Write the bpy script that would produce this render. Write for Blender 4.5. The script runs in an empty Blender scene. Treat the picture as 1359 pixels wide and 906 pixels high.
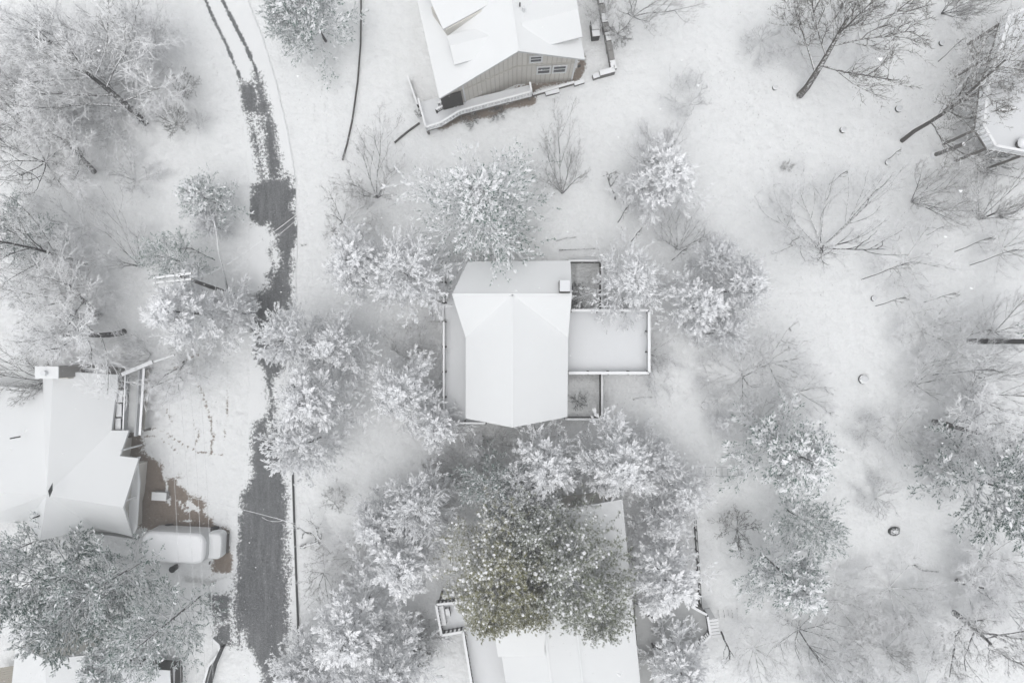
import bpy, math, random
import numpy as np
from mathutils import Vector, Matrix, Euler

# ------------------------------------------------------------------ camera, sky, sun
sc = bpy.context.scene
HC = 64.7            # drone height above the ground (m)
S = 14.0             # plan scale used to read distances off the photograph, px per metre at ground level
cam_d = bpy.data.cameras.new("camera"); cam = bpy.data.objects.new("camera", cam_d)
sc.collection.objects.link(cam); sc.camera = cam
cam.location = (0, 0, HC); cam.rotation_euler = (0, 0, 0)
cam_d.sensor_width = 36.0; cam_d.lens = 24.0; cam_d.clip_start = 0.1; cam_d.clip_end = 3000
SUN_EL, SUN_AZ = math.radians(77), math.radians(205)
world = bpy.data.worlds.new("World"); sc.world = world; world.use_nodes = True
nt = world.node_tree; nt.nodes.clear()
sky = nt.nodes.new('ShaderNodeTexSky'); sky.sky_type = 'NISHITA'; sky.sun_disc = False
sky.sun_elevation = SUN_EL; sky.sun_rotation = SUN_AZ; sky.air_density = 1.0; sky.dust_density = 3.0; sky.ozone_density = 1.0
hsv = nt.nodes.new('ShaderNodeHueSaturation'); hsv.inputs['Saturation'].default_value = 0.10
bg = nt.nodes.new('ShaderNodeBackground'); bg.inputs['Strength'].default_value = 0.15
wo = nt.nodes.new('ShaderNodeOutputWorld')
nt.links.new(sky.outputs[0], hsv.inputs['Color']); nt.links.new(hsv.outputs[0], bg.inputs[0]); nt.links.new(bg.outputs[0], wo.inputs[0])
sun_d = bpy.data.lights.new("sun", 'SUN'); sun_d.energy = 0.5; sun_d.angle = math.radians(80); sun_d.color = (1.0, 0.975, 0.95)
sun = bpy.data.objects.new("sun", sun_d); sc.collection.objects.link(sun)
_d = Vector((math.sin(SUN_AZ) * math.cos(SUN_EL), math.cos(SUN_AZ) * math.cos(SUN_EL), math.sin(SUN_EL)))
sun.rotation_euler = _d.to_track_quat('Z', 'Y').to_euler()
sc.view_settings.view_transform = 'Standard'; sc.view_settings.look = 'None'
sc.view_settings.exposure = 0.48; sc.view_settings.gamma = 1.0

# ------------------------------------------------------------------ helpers
COL = sc.collection
rng = np.random.default_rng(11)
random.seed(5)

def W(px, py, z=0.0):
    """plan position (m) of a point at height z that the photograph shows at px, py"""
    k = (HC - z) / HC / S
    return Vector(((px - 679.5) * k, (453 - py) * k, z))

def onplane(px, py, A, B, C_, cap=1e9):
    """point of the plane A B C that the photograph shows at px, py"""
    n_ = (B - A).cross(C_ - A); o_ = Vector((0, 0, HC)); g = W(px, py, 0); d_ = g - o_
    return o_ + d_ * (n_.dot(A - o_) / n_.dot(d_))

def lerp(a, b, t): return a + (b - a) * t

def setp(o, label=None, cat=None, group=None, kind=None):
    if label: o['label'] = label
    if cat: o['category'] = cat
    if group: o['group'] = group
    if kind: o['kind'] = kind
    return o

def thing(name, label, cat, loc=(0, 0, 0), group=None):
    o = bpy.data.objects.new(name, None); COL.objects.link(o); o.location = loc; o.empty_display_size = .3
    return setp(o, label, cat, group)

# --- materials
def _nodes(name):
    m = bpy.data.materials.new(name); m.use_nodes = True
    t = m.node_tree; b = t.nodes['Principled BSDF']
    b.inputs['Roughness'].default_value = .85
    try: b.inputs['Specular IOR Level'].default_value = .25
    except Exception: pass
    return m, t, b

def noise(t, scale, detail=4, rough=.6, vec=None):
    n = t.nodes.new('ShaderNodeTexNoise'); n.inputs['Scale'].default_value = scale
    n.inputs['Detail'].default_value = detail; n.inputs['Roughness'].default_value = rough
    if vec: t.links.new(vec, n.inputs['Vector'])
    return n.outputs[0]

def ramp(t, fac, p0, p1, c0=(0, 0, 0, 1), c1=(1, 1, 1, 1)):
    r = t.nodes.new('ShaderNodeValToRGB'); r.color_ramp.elements[0].position = p0; r.color_ramp.elements[1].position = p1
    r.color_ramp.elements[0].color = c0; r.color_ramp.elements[1].color = c1
    t.links.new(fac, r.inputs[0]); return r.outputs[0]

def mixc(t, fac, a, b):
    m = t.nodes.new('ShaderNodeMix'); m.data_type = 'RGBA'
    if isinstance(fac, float): m.inputs[0].default_value = fac
    else: t.links.new(fac, m.inputs[0])
    for s, v in ((6, a), (7, b)):
        if isinstance(v, tuple): m.inputs[s].default_value = (*v[:3], 1)
        else: t.links.new(v, m.inputs[s])
    return m.outputs[2]

def math_(t, op, a, b=0.0, c=None):
    m = t.nodes.new('ShaderNodeMath'); m.operation = op
    for i, v in enumerate((a, b, c)):
        if v is None: continue
        if isinstance(v, (int, float)): m.inputs[i].default_value = v
        else: t.links.new(v, m.inputs[i])
    return m.outputs[0]

def bump(t, b, h, strength, dist):
    n = t.nodes.new('ShaderNodeBump'); n.inputs['Strength'].default_value = strength; n.inputs['Distance'].default_value = dist
    t.links.new(h, n.inputs['Height']); t.links.new(n.outputs[0], b.inputs['Normal'])

def objvec(t):
    g = t.nodes.new('ShaderNodeNewGeometry'); return g.outputs['Position']

def plain(name, col, var=.15, scale=3.0, rough=.85, bmp=.0, snow=None, snow_noise=4.0):
    """procedural colour with noise; snow = how readily snow lies on upward faces (0..1)"""
    m, t, b = _nodes(name); p = objvec(t)
    n = noise(t, scale, 5, .65, p)
    lo = tuple(c * (1 - var) for c in col); hi = tuple(min(1, c * (1 + var)) for c in col)
    c = mixc(t, n, lo, hi)
    if snow is not None:
        g = t.nodes.new('ShaderNodeNewGeometry'); s = t.nodes.new('ShaderNodeSeparateXYZ'); t.links.new(g.outputs['Normal'], s.inputs[0])
        n2 = noise(t, snow_noise, 3, .7, p)
        f = math_(t, 'ADD', s.outputs[2], math_(t, 'MULTIPLY', math_(t, 'SUBTRACT', n2, .5), 2.2))
        f = ramp(t, f, max(0., .78 - snow), min(1., 1.0 - snow * .8))
        c = mixc(t, f, c, (.90, .91, .925))
    t.links.new(c, b.inputs['Base Color']); b.inputs['Roughness'].default_value = rough
    if bmp: bump(t, b, n, bmp, .05)
    return m

M = {}
M['snow'] = plain('snow', (.90, .91, .925), .02, 1.5, .9, .25)
M['roof_snow'] = plain('roof_snow', (.815, .83, .838), .018, .8, .9, .45)
M['deck_snow'] = plain('deck_snow', (.74, .755, .772), .03, 1.2, .9, .25)
M['grey_snow'] = plain('thin_grey_snow', (.52, .53, .53), .22, 2.2, .9, .3)
M['flake'] = plain('flake', (.93, .94, .95), .01)
M['fascia'] = plain('white_trim', (.62, .63, .64), .05, 2)
M['siding'] = plain('greige_siding', (.66, .64, .60), .07, 1.3)
M['batten'] = plain('siding_batten', (.54, .52, .485), .07, 1.3)
M['beige'] = plain('beige_siding', (.58, .565, .53), .06, 1.3)
M['white_frame'] = plain('white_frame', (.72, .73, .74), .03)
M['glass'] = plain('dark_glass', (.05, .055, .06), .3, 2, .25)
M['dark'] = plain('dark_vent_and_shade', (.03, .032, .033), .2)  # vents and louvre, and the shade painted under one dormer eave
M['dark_wood'] = plain('dark_weathered_wood', (.07, .068, .065), .3, 6, .9, .2)
M['rail_side'] = plain('frosted_rail_panel', (.42, .43, .44), .1, 3)
M['wood'] = plain('grey_timber', (.17, .16, .15), .2, 5, .9, .2, snow=.18)
M['deck_board'] = plain('bare_deck_board', (.36, .335, .29), .12, 3)
M['brick'] = plain('grey_block', (.30, .29, .28), .2, 4, .9, .3, snow=.1)
M['stone'] = plain('wall_stone', (.16, .155, .15), .3, 4, .9, .4, snow=.2)
M['stone_light'] = plain('wall_stone_light', (.30, .295, .29), .2, 4, .9, .4)
M['kerb'] = plain('kerb_concrete', (.06, .062, .063), .3, 4, .9, .3)
M['soil'] = plain('dark_soil_edge', (.09, .088, .085), .4, 5, .9, .3)
M['bark'] = plain('grey_bark', (.12, .117, .115), .35, 7, .9, .3, snow=.46, snow_noise=5)
M['bark_dark'] = plain('dark_wet_bark', (.06, .058, .057), .4, 7, .9, .3, snow=.26, snow_noise=6)
M['bark_brown'] = plain('brown_bark', (.095, .088, .08), .4, 9, .9, .5, snow=.36, snow_noise=7)
M['twig_pale'] = plain('pale_frosted_twig', (.56, .565, .57), .15, 4, .9, 0, snow=.45, snow_noise=3)
M['twig'] = plain('frosted_twig', (.36, .36, .355), .25, 4, .9, 0, snow=.34, snow_noise=3)
M['twig_mid'] = plain('grey_twig', (.13, .128, .125), .25, 4, .9, 0, snow=.18, snow_noise=3)
M['twig_brown'] = plain('brown_twig', (.12, .113, .10), .25, 4, .9, 0, snow=.05, snow_noise=3)
M['white_branch'] = plain('snow_coated_branch', (.40, .41, .42), .2, 5, .9, 0, snow=.72, snow_noise=4)
M['needle'] = plain('frosted_needle', (.105, .122, .118), .3, 2.5, .9, 0, snow=.10, snow_noise=6)
M['needle_green'] = plain('grey_green_needle', (.065, .145, .112), .3, 2.0, .9)
M['needle_dark'] = plain('dark_green_needle', (.035, .095, .072), .3, 2.0, .9)
M['needle_sage'] = plain('sage_green_needle', (.225, .25, .165), .3, 1.4, .9, 0, snow=.06, snow_noise=6)
M['needle_olive'] = plain('olive_needle', (.29, .285, .145), .3, 1.2, .9, 0, snow=.04, snow_noise=6)
M['cone_wire'] = plain('black_cable', (.10, .10, .10), .1, 3, .8, 0, snow=.45)
M['bush_dark'] = plain('dark_evergreen_leaf', (.045, .05, .048), .4, 5, .9, 0, snow=.04, snow_noise=9)
M['tyre'] = plain('tyre_rubber', (.025, .025, .025), .2)
M['van'] = plain('white_vehicle_paint', (.55, .56, .57), .05, 3, .4)

# ground: snow, thin grey snow over grass, leaf-littered gravel, driven by mesh attributes that say what lies there
def ground_mat():
    m, t, b = _nodes('ground_snow'); p = objvec(t)
    thin = t.nodes.new('ShaderNodeAttribute'); thin.attribute_name = 'thin'
    bare = t.nodes.new('ShaderNodeAttribute'); bare.attribute_name = 'bare'
    n1 = noise(t, .35, 6, .6, p); n2 = noise(t, 5.0, 8, .75, p); n3 = noise(t, 22.0, 4, .7, p)
    snow = mixc(t, n1, (.83, .845, .852), (.895, .907, .912))
    n4 = noise(t, 1.6, 6, .7, p); snow = mixc(t, ramp(t, n4, .48, .85), snow, (.76, .775, .78))
    sp = ramp(t, n3, .52, .68)
    snow = mixc(t, math_(t, 'MULTIPLY', sp, .17), snow, (.42, .43, .43))
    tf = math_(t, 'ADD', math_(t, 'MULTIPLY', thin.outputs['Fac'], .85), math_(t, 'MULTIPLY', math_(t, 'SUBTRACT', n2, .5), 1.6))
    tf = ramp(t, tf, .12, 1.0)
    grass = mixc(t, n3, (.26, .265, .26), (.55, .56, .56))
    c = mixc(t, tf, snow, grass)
    bf = math_(t, 'ADD', bare.outputs['Fac'], math_(t, 'MULTIPLY', math_(t, 'SUBTRACT', n2, .5), 2.4))
    bf = math_(t, 'ADD', bf, math_(t, 'MULTIPLY', math_(t, 'SUBTRACT', n3, .5), 1.2))
    bf = ramp(t, bf, .44, .56)
    grav = mixc(t, n2, (.155, .122, .098), (.30, .25, .208))
    grav = mixc(t, ramp(t, n3, .56, .74), grav, (.46, .45, .44))
    c = mixc(t, bf, c, grav)
    t.links.new(c, b.inputs['Base Color']); b.inputs['Roughness'].default_value = .9
    h = math_(t, 'ADD', math_(t, 'MULTIPLY', n2, .12), math_(t, 'MULTIPLY', noise(t, .55, 3, .5, p), 1.6))
    bump(t, b, h, 1.0, .38)
    return m
M['ground'] = ground_mat()

def road_mat():
    m, t, b = _nodes('asphalt_under_snow'); p = objvec(t)
    ex = t.nodes.new('ShaderNodeAttribute'); ex.attribute_name = 'exposed'
    n2 = noise(t, 4.0, 8, .8, p); n3 = noise(t, 26.0, 3, .7, p); n1 = noise(t, .6, 4, .6, p)
    mp = t.nodes.new('ShaderNodeMapping'); t.links.new(p, mp.inputs[0]); mp.inputs['Scale'].default_value = (1, .12, 1)
    st = noise(t, 2.2, 4, .6, mp.outputs[0])
    f = math_(t, 'ADD', ex.outputs['Fac'], math_(t, 'MULTIPLY', math_(t, 'SUBTRACT', n2, .5), 2.6))
    f = math_(t, 'ADD', f, math_(t, 'MULTIPLY', math_(t, 'SUBTRACT', n3, .5), 1.1))
    f = ramp(t, f, .45, .56)
    asph = mixc(t, n1, (.050, .054, .057), (.085, .09, .094))
    asph = mixc(t, math_(t, 'MULTIPLY', ramp(t, st, .45, .7), .55), asph, (.2, .205, .21))
    asph = mixc(t, math_(t, 'MULTIPLY', ramp(t, n3, .50, .60), .50), asph, (.5, .51, .52))
    asph = mixc(t, math_(t, 'MULTIPLY', ramp(t, noise(t, 11.0, 4, .75, p), .55, .68), .45), asph, (.45, .46, .47))
    snow = mixc(t, noise(t, .8, 5, .6, p), (.80, .815, .822), (.88, .892, .898))
    c = mixc(t, f, snow, asph)
    t.links.new(c, b.inputs['Base Color']); bump(t, b, n2, .35, .06)
    return m
M['road'] = road_mat()

# --- mesh builder
class MB:
    def __init__(s): s.v = []; s.f = []; s.m = []
    def add(s, vs, fs, mi=0):
        o = len(s.v); s.v += [tuple(v) for v in vs]
        for f in fs: s.f.append(tuple(i + o for i in f)); s.m.append(mi)
        return s
    def slab(s, top, thick, mtop=0, mside=1, mbot=None):
        n = len(top); top = [Vector(p) for p in top]; bot = [p - Vector((0, 0, thick)) for p in top]
        a = sum((top[i].x * top[(i + 1) % n].y - top[(i + 1) % n].x * top[i].y) for i in range(n))
        if a < 0: top.reverse(); bot.reverse()
        s.add(top + bot, [tuple(range(n))], mtop)
        o = len(s.v) - 2 * n
        s.f.append(tuple(o + n + i for i in reversed(range(n)))); s.m.append(mside if mbot is None else mbot)
        for i in range(n):
            j = (i + 1) % n
            s.f.append((o + i, o + n + i, o + n + j, o + j)); s.m.append(mside)
        return s
    def box(s, c, size, rz=0.0, mi=0, mtop=None):
        c = Vector(c); hx, hy, hz = [q / 2 for q in size]; R = Matrix.Rotation(rz, 3, 'Z')
        vs = [c + R @ Vector((x * hx, y * hy, z * hz)) for z in (-1, 1) for y in (-1, 1) for x in (-1, 1)]
        s.add(vs, [(0, 2, 3, 1), (0, 1, 5, 4), (1, 3, 7, 5), (3, 2, 6, 7), (2, 0, 4, 6)], mi)
        o = len(s.v) - 8; s.f.append((o + 4, o + 5, o + 7, o + 6)); s.m.append(mi if mtop is None else mtop)
        return s
    def beam(s, a, b, w, h, mi=0, mtop=None):
        """horizontal-ish bar from a to b, w wide, h tall, a and b on its bottom centre line"""
        a = Vector(a); b = Vector(b); d = (b - a); d2 = Vector((d.x, d.y, 0))
        if d2.length < 1e-6: d2 = Vector((1, 0, 0))
        n = Vector((-d2.y, d2.x, 0)).normalized() * w / 2; u = Vector((0, 0, h))
        vs = [a - n, a + n, b + n, b - n, a - n + u, a + n + u, b + n + u, b - n + u]
        s.add(vs, [(0, 1, 2, 3), (0, 4, 5, 1), (1, 5, 6, 2), (2, 6, 7, 3), (3, 7, 4, 0)], mi)
        o = len(s.v) - 8; s.f.append((o + 4, o + 7, o + 6, o + 5)); s.m.append(mi if mtop is None else mtop)
        return s
    def tube(s, pts, rads, n=6, mi=0):
        pts = [Vector(p) for p in pts]; o = len(s.v)
        for i, p in enumerate(pts):
            d = (pts[min(i + 1, len(pts) - 1)] - pts[max(i - 1, 0)]).normalized()
            u = d.cross(Vector((0, 0, 1)) if abs(d.z) < .95 else Vector((1, 0, 0))).normalized(); w = d.cross(u)
            for k in range(n):
                a = 2 * math.pi * k / n; s.v.append(tuple(p + (u * math.cos(a) + w * math.sin(a)) * rads[i]))
        for i in range(len(pts) - 1):
            for k in range(n):
                k2 = (k + 1) % n
                s.f.append((o + i * n + k, o + i * n + k2, o + (i + 1) * n + k2, o + (i + 1) * n + k)); s.m.append(mi)
        s.f.append(tuple(o + k for k in reversed(range(n)))); s.m.append(mi)
        s.f.append(tuple(o + (len(pts) - 1) * n + k for k in range(n))); s.m.append(mi)
        return s
    def lump(s, c, r, mi=0, seg=8, rings=4, jit=.12, flat=True, R=None):
        """rounded irregular mound or blob with radii r"""
        c = Vector(c); o = len(s.v); R = R or Matrix.Identity(3)
        lat = [(-.5 if not flat else 0) * math.pi + (math.pi if not flat else math.pi / 2) * i / rings for i in range(rings)]
        for la in lat:
            for k in range(seg):
                a = 2 * math.pi * k / seg; j = 1 + random.uniform(-jit, jit)
                s.v.append(tuple(c + R @ Vector((math.cos(a) * math.cos(la) * r[0] * j, math.sin(a) * math.cos(la) * r[1] * j, math.sin(la) * r[2]))))
        s.v.append(tuple(c + R @ Vector((0, 0, r[2]))))
        for i in range(rings - 1):
            for k in range(seg):
                k2 = (k + 1) % seg; s.f.append((o + i * seg + k, o + i * seg + k2, o + (i + 1) * seg + k2, o + (i + 1) * seg + k)); s.m.append(mi)
        for k in range(seg):
            s.f.append((o + (rings - 1) * seg + k, o + (rings - 1) * seg + (k + 1) % seg, o + rings * seg)); s.m.append(mi)
        return s
    def build(s, name, mats, parent=None, smooth=False, **props):
        off = Vector(parent_origin(parent))
        me = bpy.data.meshes.new(name); me.from_pydata([tuple(Vector(v) - off) for v in s.v], [], s.f)
        for m in (mats if isinstance(mats, (list, tuple)) else [mats]): me.materials.append(M[m] if isinstance(m, str) else m)
        nm = len(me.materials)
        me.polygons.foreach_set('material_index', [min(i, nm - 1) for i in s.m])
        if smooth: me.polygons.foreach_set('use_smooth', [True] * len(me.polygons))
        me.update()
        o = bpy.data.objects.new(name, me); COL.objects.link(o)
        if parent: o.parent = parent
        return setp(o, **props)

def parent_origin(p):
    o = Vector((0, 0, 0))
    while p is not None: o = o + Vector(p.location); p = p.parent
    return o

def np_mesh(name, V, F, mats, midx=None, smooth=False, quads=True):
    """fast mesh from numpy arrays; F is one (n,k) array or a list of such"""
    if not isinstance(F, list): F = [F]
    me = bpy.data.meshes.new(name)
    F = [f for f in F if len(f)]
    loops = np.concatenate([f.ravel() for f in F]).astype(np.int32)
    tot = np.concatenate([np.full(len(f), f.shape[1]) for f in F]).astype(np.int32)
    st = np.concatenate([[0], np.cumsum(tot)[:-1]]).astype(np.int32)
    me.vertices.add(len(V)); me.vertices.foreach_set('co', V.astype(np.float32).ravel())
    me.loops.add(len(loops)); me.loops.foreach_set('vertex_index', loops)
    me.polygons.add(len(tot)); me.polygons.foreach_set('loop_start', st); me.polygons.foreach_set('loop_total', tot)
    for m in mats: me.materials.append(M[m] if isinstance(m, str) else m)
    if midx is not None: me.polygons.foreach_set('material_index', midx.astype(np.int32))
    me.polygons.foreach_set('use_smooth', np.full(len(tot), smooth))
    me.update(calc_edges=True)
    return me

def vnoise(x, y, scale, seed):
    r = np.random.default_rng(seed); G = r.random((256, 256))
    u = x / scale + 1000; v = y / scale + 1000
    i = np.floor(u).astype(int); j = np.floor(v).astype(int); fu = u - i; fv = v - j
    fu = fu * fu * (3 - 2 * fu); fv = fv * fv * (3 - 2 * fv)
    g = lambda a, b: G[a % 256, b % 256]
    return (g(i, j) * (1 - fu) + g(i + 1, j) * fu) * (1 - fv) + (g(i, j + 1) * (1 - fu) + g(i + 1, j + 1) * fu) * fv

def sdist(x, y, poly):
    """signed distance (m), positive inside the polygon"""
    P = np.array(poly, float); n = len(P)
    d = np.full(x.shape, 1e9); inside = np.zeros(x.shape, bool)
    for i in range(n):
        a = P[i]; b = P[(i + 1) % n]; e = b - a
        wx = x - a[0]; wy = y - a[1]; t = np.clip((wx * e[0] + wy * e[1]) / (e @ e + 1e-12), 0, 1)
        d = np.minimum(d, np.hypot(wx - e[0] * t, wy - e[1] * t))
        c = ((a[1] > y) != (b[1] > y)) & (x < (b[0] - a[0]) * (y - a[1]) / (b[1] - a[1] + 1e-12) + a[0])
        inside ^= c
    return np.where(inside, d, -d)

def ldist(x, y, line):
    P = np.array(line, float); d = np.full(x.shape, 1e9)
    for i in range(len(P) - 1):
        a = P[i]; e = P[i + 1] - a; t = np.clip(((x - a[0]) * e[0] + (y - a[1]) * e[1]) / (e @ e), 0, 1)
        d = np.minimum(d, np.hypot(x - a[0] - e[0] * t, y - a[1] - e[1] * t))
    return d

def px2(pts): return [tuple(W(a, b)[:2]) for a, b in pts]

# ------------------------------------------------------------------ ground
def axis(half, fine, step):
    a = list(np.arange(-half, half + 1e-6, fine)); e = step
    q = half
    while q < 260:
        q += e; a.append(q); a.insert(0, -q); e *= 1.5
    return np.array(a)
gx = axis(52, .25, .5); gy = axis(36, .25, .5)
X, Y = np.meshgrid(gx, gy)
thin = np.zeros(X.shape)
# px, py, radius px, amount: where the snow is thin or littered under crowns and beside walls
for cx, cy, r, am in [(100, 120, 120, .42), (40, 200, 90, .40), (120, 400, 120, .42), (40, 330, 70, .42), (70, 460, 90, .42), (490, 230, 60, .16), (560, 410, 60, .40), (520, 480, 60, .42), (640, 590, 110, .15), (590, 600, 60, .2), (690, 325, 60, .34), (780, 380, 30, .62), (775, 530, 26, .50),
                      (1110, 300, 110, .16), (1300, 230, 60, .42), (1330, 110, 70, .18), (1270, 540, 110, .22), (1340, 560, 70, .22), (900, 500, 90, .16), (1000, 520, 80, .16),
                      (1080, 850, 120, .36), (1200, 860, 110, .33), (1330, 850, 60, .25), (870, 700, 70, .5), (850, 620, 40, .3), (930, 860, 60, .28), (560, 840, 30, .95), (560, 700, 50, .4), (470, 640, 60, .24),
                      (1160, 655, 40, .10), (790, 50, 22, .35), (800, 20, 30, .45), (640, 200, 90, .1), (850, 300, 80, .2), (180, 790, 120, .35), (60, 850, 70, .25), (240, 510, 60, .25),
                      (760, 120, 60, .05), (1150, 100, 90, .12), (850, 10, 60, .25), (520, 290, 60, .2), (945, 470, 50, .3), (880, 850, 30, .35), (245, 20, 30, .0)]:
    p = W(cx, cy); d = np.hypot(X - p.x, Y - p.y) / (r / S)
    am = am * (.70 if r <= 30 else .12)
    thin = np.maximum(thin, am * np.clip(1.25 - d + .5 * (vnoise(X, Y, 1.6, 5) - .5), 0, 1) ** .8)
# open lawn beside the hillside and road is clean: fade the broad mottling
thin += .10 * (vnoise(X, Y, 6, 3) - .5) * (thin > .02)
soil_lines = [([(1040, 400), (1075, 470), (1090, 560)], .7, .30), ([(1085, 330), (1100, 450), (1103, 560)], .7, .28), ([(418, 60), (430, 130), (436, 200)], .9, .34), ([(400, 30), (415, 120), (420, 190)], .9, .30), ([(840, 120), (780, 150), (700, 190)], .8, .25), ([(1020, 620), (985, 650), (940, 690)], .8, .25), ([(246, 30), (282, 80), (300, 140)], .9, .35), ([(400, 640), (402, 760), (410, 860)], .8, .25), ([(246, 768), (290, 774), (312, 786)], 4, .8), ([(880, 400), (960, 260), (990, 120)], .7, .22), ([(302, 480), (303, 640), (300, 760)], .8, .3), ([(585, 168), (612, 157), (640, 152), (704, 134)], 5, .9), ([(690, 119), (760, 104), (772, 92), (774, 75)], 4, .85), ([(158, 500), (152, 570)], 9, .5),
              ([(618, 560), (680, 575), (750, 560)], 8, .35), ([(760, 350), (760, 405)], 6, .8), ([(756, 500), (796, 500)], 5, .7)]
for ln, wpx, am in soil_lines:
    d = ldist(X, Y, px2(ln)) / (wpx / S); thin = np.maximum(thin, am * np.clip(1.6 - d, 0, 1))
bare_poly = px2([(172, 600), (186, 603), (200, 611), (212, 620), (222, 634), (233, 640), (250, 655), (265, 668), (272, 690), (286, 697), (298, 708), (302, 730), (300, 752), (288, 752), (284, 710), (240, 706), (196, 699), (180, 694)])
nb = vnoise(X, Y, .9, 8) - .5
bare = np.clip(.5 + .8 * (sdist(X, Y, bare_poly) + .3 + 1.3 * nb), 0, 1)
for ln, wpx in [([(217, 624), (220, 640), (224, 668)], 2.6), ([(236, 664), (247, 680), (256, 672)], 3.0), ([(250, 668), (262, 676)], 4), ([(243, 690), (272, 694)], 1.2)]:
    bare = np.minimum(bare, np.clip(ldist(X, Y, px2(ln)) / (wpx / S) - .35 + nb, 0, 1))
patio = px2([(176, 570), (186, 574), (190, 590), (186, 606), (160, 612), (155, 590)])
bare = np.maximum(bare, np.clip(.5 + .9 * (sdist(X, Y, patio) + .4 * nb), 0, 1))
south_drive = px2([(270, 778), (345, 770), (345, 848), (300, 862), (286, 846), (282, 812)])
bare_s = np.clip(.5 + 1.2 * (sdist(X, Y, px2([(246, 768), (300, 770), (312, 776), (312, 784), (280, 784), (250, 778)])) + .9 * nb), 0, 1)
bare = np.maximum(bare, bare_s * 0)
for ln, wpx in [([(583, 167), (612, 155), (640, 151), (704, 132)], 6), ([(690, 119), (760, 104), (772, 92), (774, 76)], 5)]:
    bare = np.maximum(bare, np.clip(1.3 - ldist(X, Y, px2(ln)) / (wpx / S) * .8 + nb, 0, .85))
bare = np.maximum(bare, np.clip(.5 + 1.0 * (sdist(X, Y, px2([(156, 502), (173, 502), (169, 572), (153, 572)]))), 0, 1) * .8)
# leaf-litter runs along the bed edges in the west yard
for ln, wpx in [([(238, 488), (258, 500), (268, 520), (278, 552), (283, 580), (279, 602)], 1.4), ([(253, 560), (264, 575), (260, 588)], 1.4), ([(222, 548), (227, 558)], 1.2), ([(195, 566), (215, 571), (240, 588), (262, 600), (296, 603)], 1.0),
                ([(304, 475), (302, 540), (296, 592)], .8), ([(212, 534), (218, 538), (222, 548)], .9), ([(190, 578), (212, 581), (226, 592), (240, 604)], .8), ([(232, 490), (250, 475), (262, 470)], 1.5)]:
    bare = np.maximum(bare, np.clip(1.05 - ldist(X, Y, px2(ln)) / (wpx / S) * .5 + .5 * nb, 0, .62))
Z = -.04 + .03 * (vnoise(X, Y, 9, 21) - .5) + .035 * (vnoise(X, Y, 2.5, 22) - .5)
Z -= .03 * bare
V = np.stack([X, Y, Z], -1).reshape(-1, 3)
ny, nx = X.shape; I = np.arange(nx * ny).reshape(ny, nx)
F = np.stack([I[:-1, :-1], I[:-1, 1:], I[1:, 1:], I[1:, :-1]], -1).reshape(-1, 4)
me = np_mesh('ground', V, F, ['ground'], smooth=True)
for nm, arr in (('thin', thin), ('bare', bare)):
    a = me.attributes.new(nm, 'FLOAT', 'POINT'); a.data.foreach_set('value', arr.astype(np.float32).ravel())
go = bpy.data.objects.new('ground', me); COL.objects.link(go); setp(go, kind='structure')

# ------------------------------------------------------------------ road
road_edge_l = [(205, -260), (235, -100), (262, -20), (285, 40), (310, 100), (322, 160), (330, 230), (331, 300), (331, 380), (331, 450), (330, 520), (328, 600), (316, 660), (312, 760), (280, 772), (272, 800), (284, 862), (330, 868), (330, 920), (325, 1100)]
road_edge_r = [(270, -260), (310, -60), (330, 0), (350, 50), (368, 110), (384, 180), (394, 240), (395, 330), (392, 420), (390, 500), (390, 620), (393, 740), (398, 860), (398, 920), (395, 1100)]
road_poly = px2(road_edge_l + road_edge_r[::-1])
xs = np.arange(W(195, 0).x, W(405, 0).x, .125); ys = np.arange(W(0, 1100).y, W(0, -260).y, .125)
RX, RY = np.meshgrid(xs, ys)
rn = vnoise(RX, RY, .7, 31) - .5; rn2 = vnoise(RX, RY, 2.6, 32) - .5
ex = np.full(RX.shape, -9.)
def expose(poly=None, line=None, w=0, k=1.0, ragged=.5):
    global ex
    d = sdist(RX, RY, px2(poly)) if poly else w / S - ldist(RX, RY, px2(line))
    ex = np.maximum(ex, (d + ragged * rn + ragged * .5 * rn2) * k)
expose(line=[(258, -60), (270, -5), (283, 24), (297, 52), (311, 84)], w=2.1, ragged=.10, k=5)
expose(line=[(280, -60), (296, 2), (311, 32), (327, 62), (334, 80)], w=2.4, ragged=.10, k=5)
expose(line=[(309, 80), (316, 96), (322, 112)], w=1.7, ragged=.2, k=4); expose(line=[(333, 76), (338, 88), (341, 100)], w=2.2, ragged=.15, k=5)
expose([(317, 110), (340, 108), (346, 150), (334, 152), (322, 150)], ragged=.3)
expose([(336, 96), (345, 98), (358, 140), (369, 190), (374, 238), (352, 240), (346, 200), (342, 160)], ragged=.3)
expose(line=[(330, 150), (342, 200), (350, 248)], w=3.2, ragged=.3)
expose(line=[(300, 118), (312, 124), (316, 138)], w=3.2, ragged=.5)
expose([(330, 262), (350, 236), (386, 232), (393, 262), (392, 330), (389, 412), (356, 432), (335, 440), (333, 400), (356, 376), (357, 330), (354, 300), (334, 300), (328, 285)], ragged=.95)
expose([(333, 420), (350, 420), (366, 440), (386, 425), (387, 440), (372, 500), (356, 500), (338, 470)], ragged=.7)
expose(line=[(350, 440), (358, 500), (362, 560)], w=5, ragged=.4)
expose([(336, 560), (352, 552), (376, 580), (379, 640), (381, 760), (384, 856), (378, 930), (356, 930), (345, 886), (330, 862), (312, 856), (314, 800), (313, 700), (322, 655), (334, 640)], ragged=.6)
expose([(272, 790), (290, 786), (320, 782), (335, 850), (296, 858), (282, 838), (280, 815)], ragged=.7)
expose(line=[(391, 636), (393, 700), (396, 780), (398, 852)], w=1.6, ragged=.1, k=5)
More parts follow.
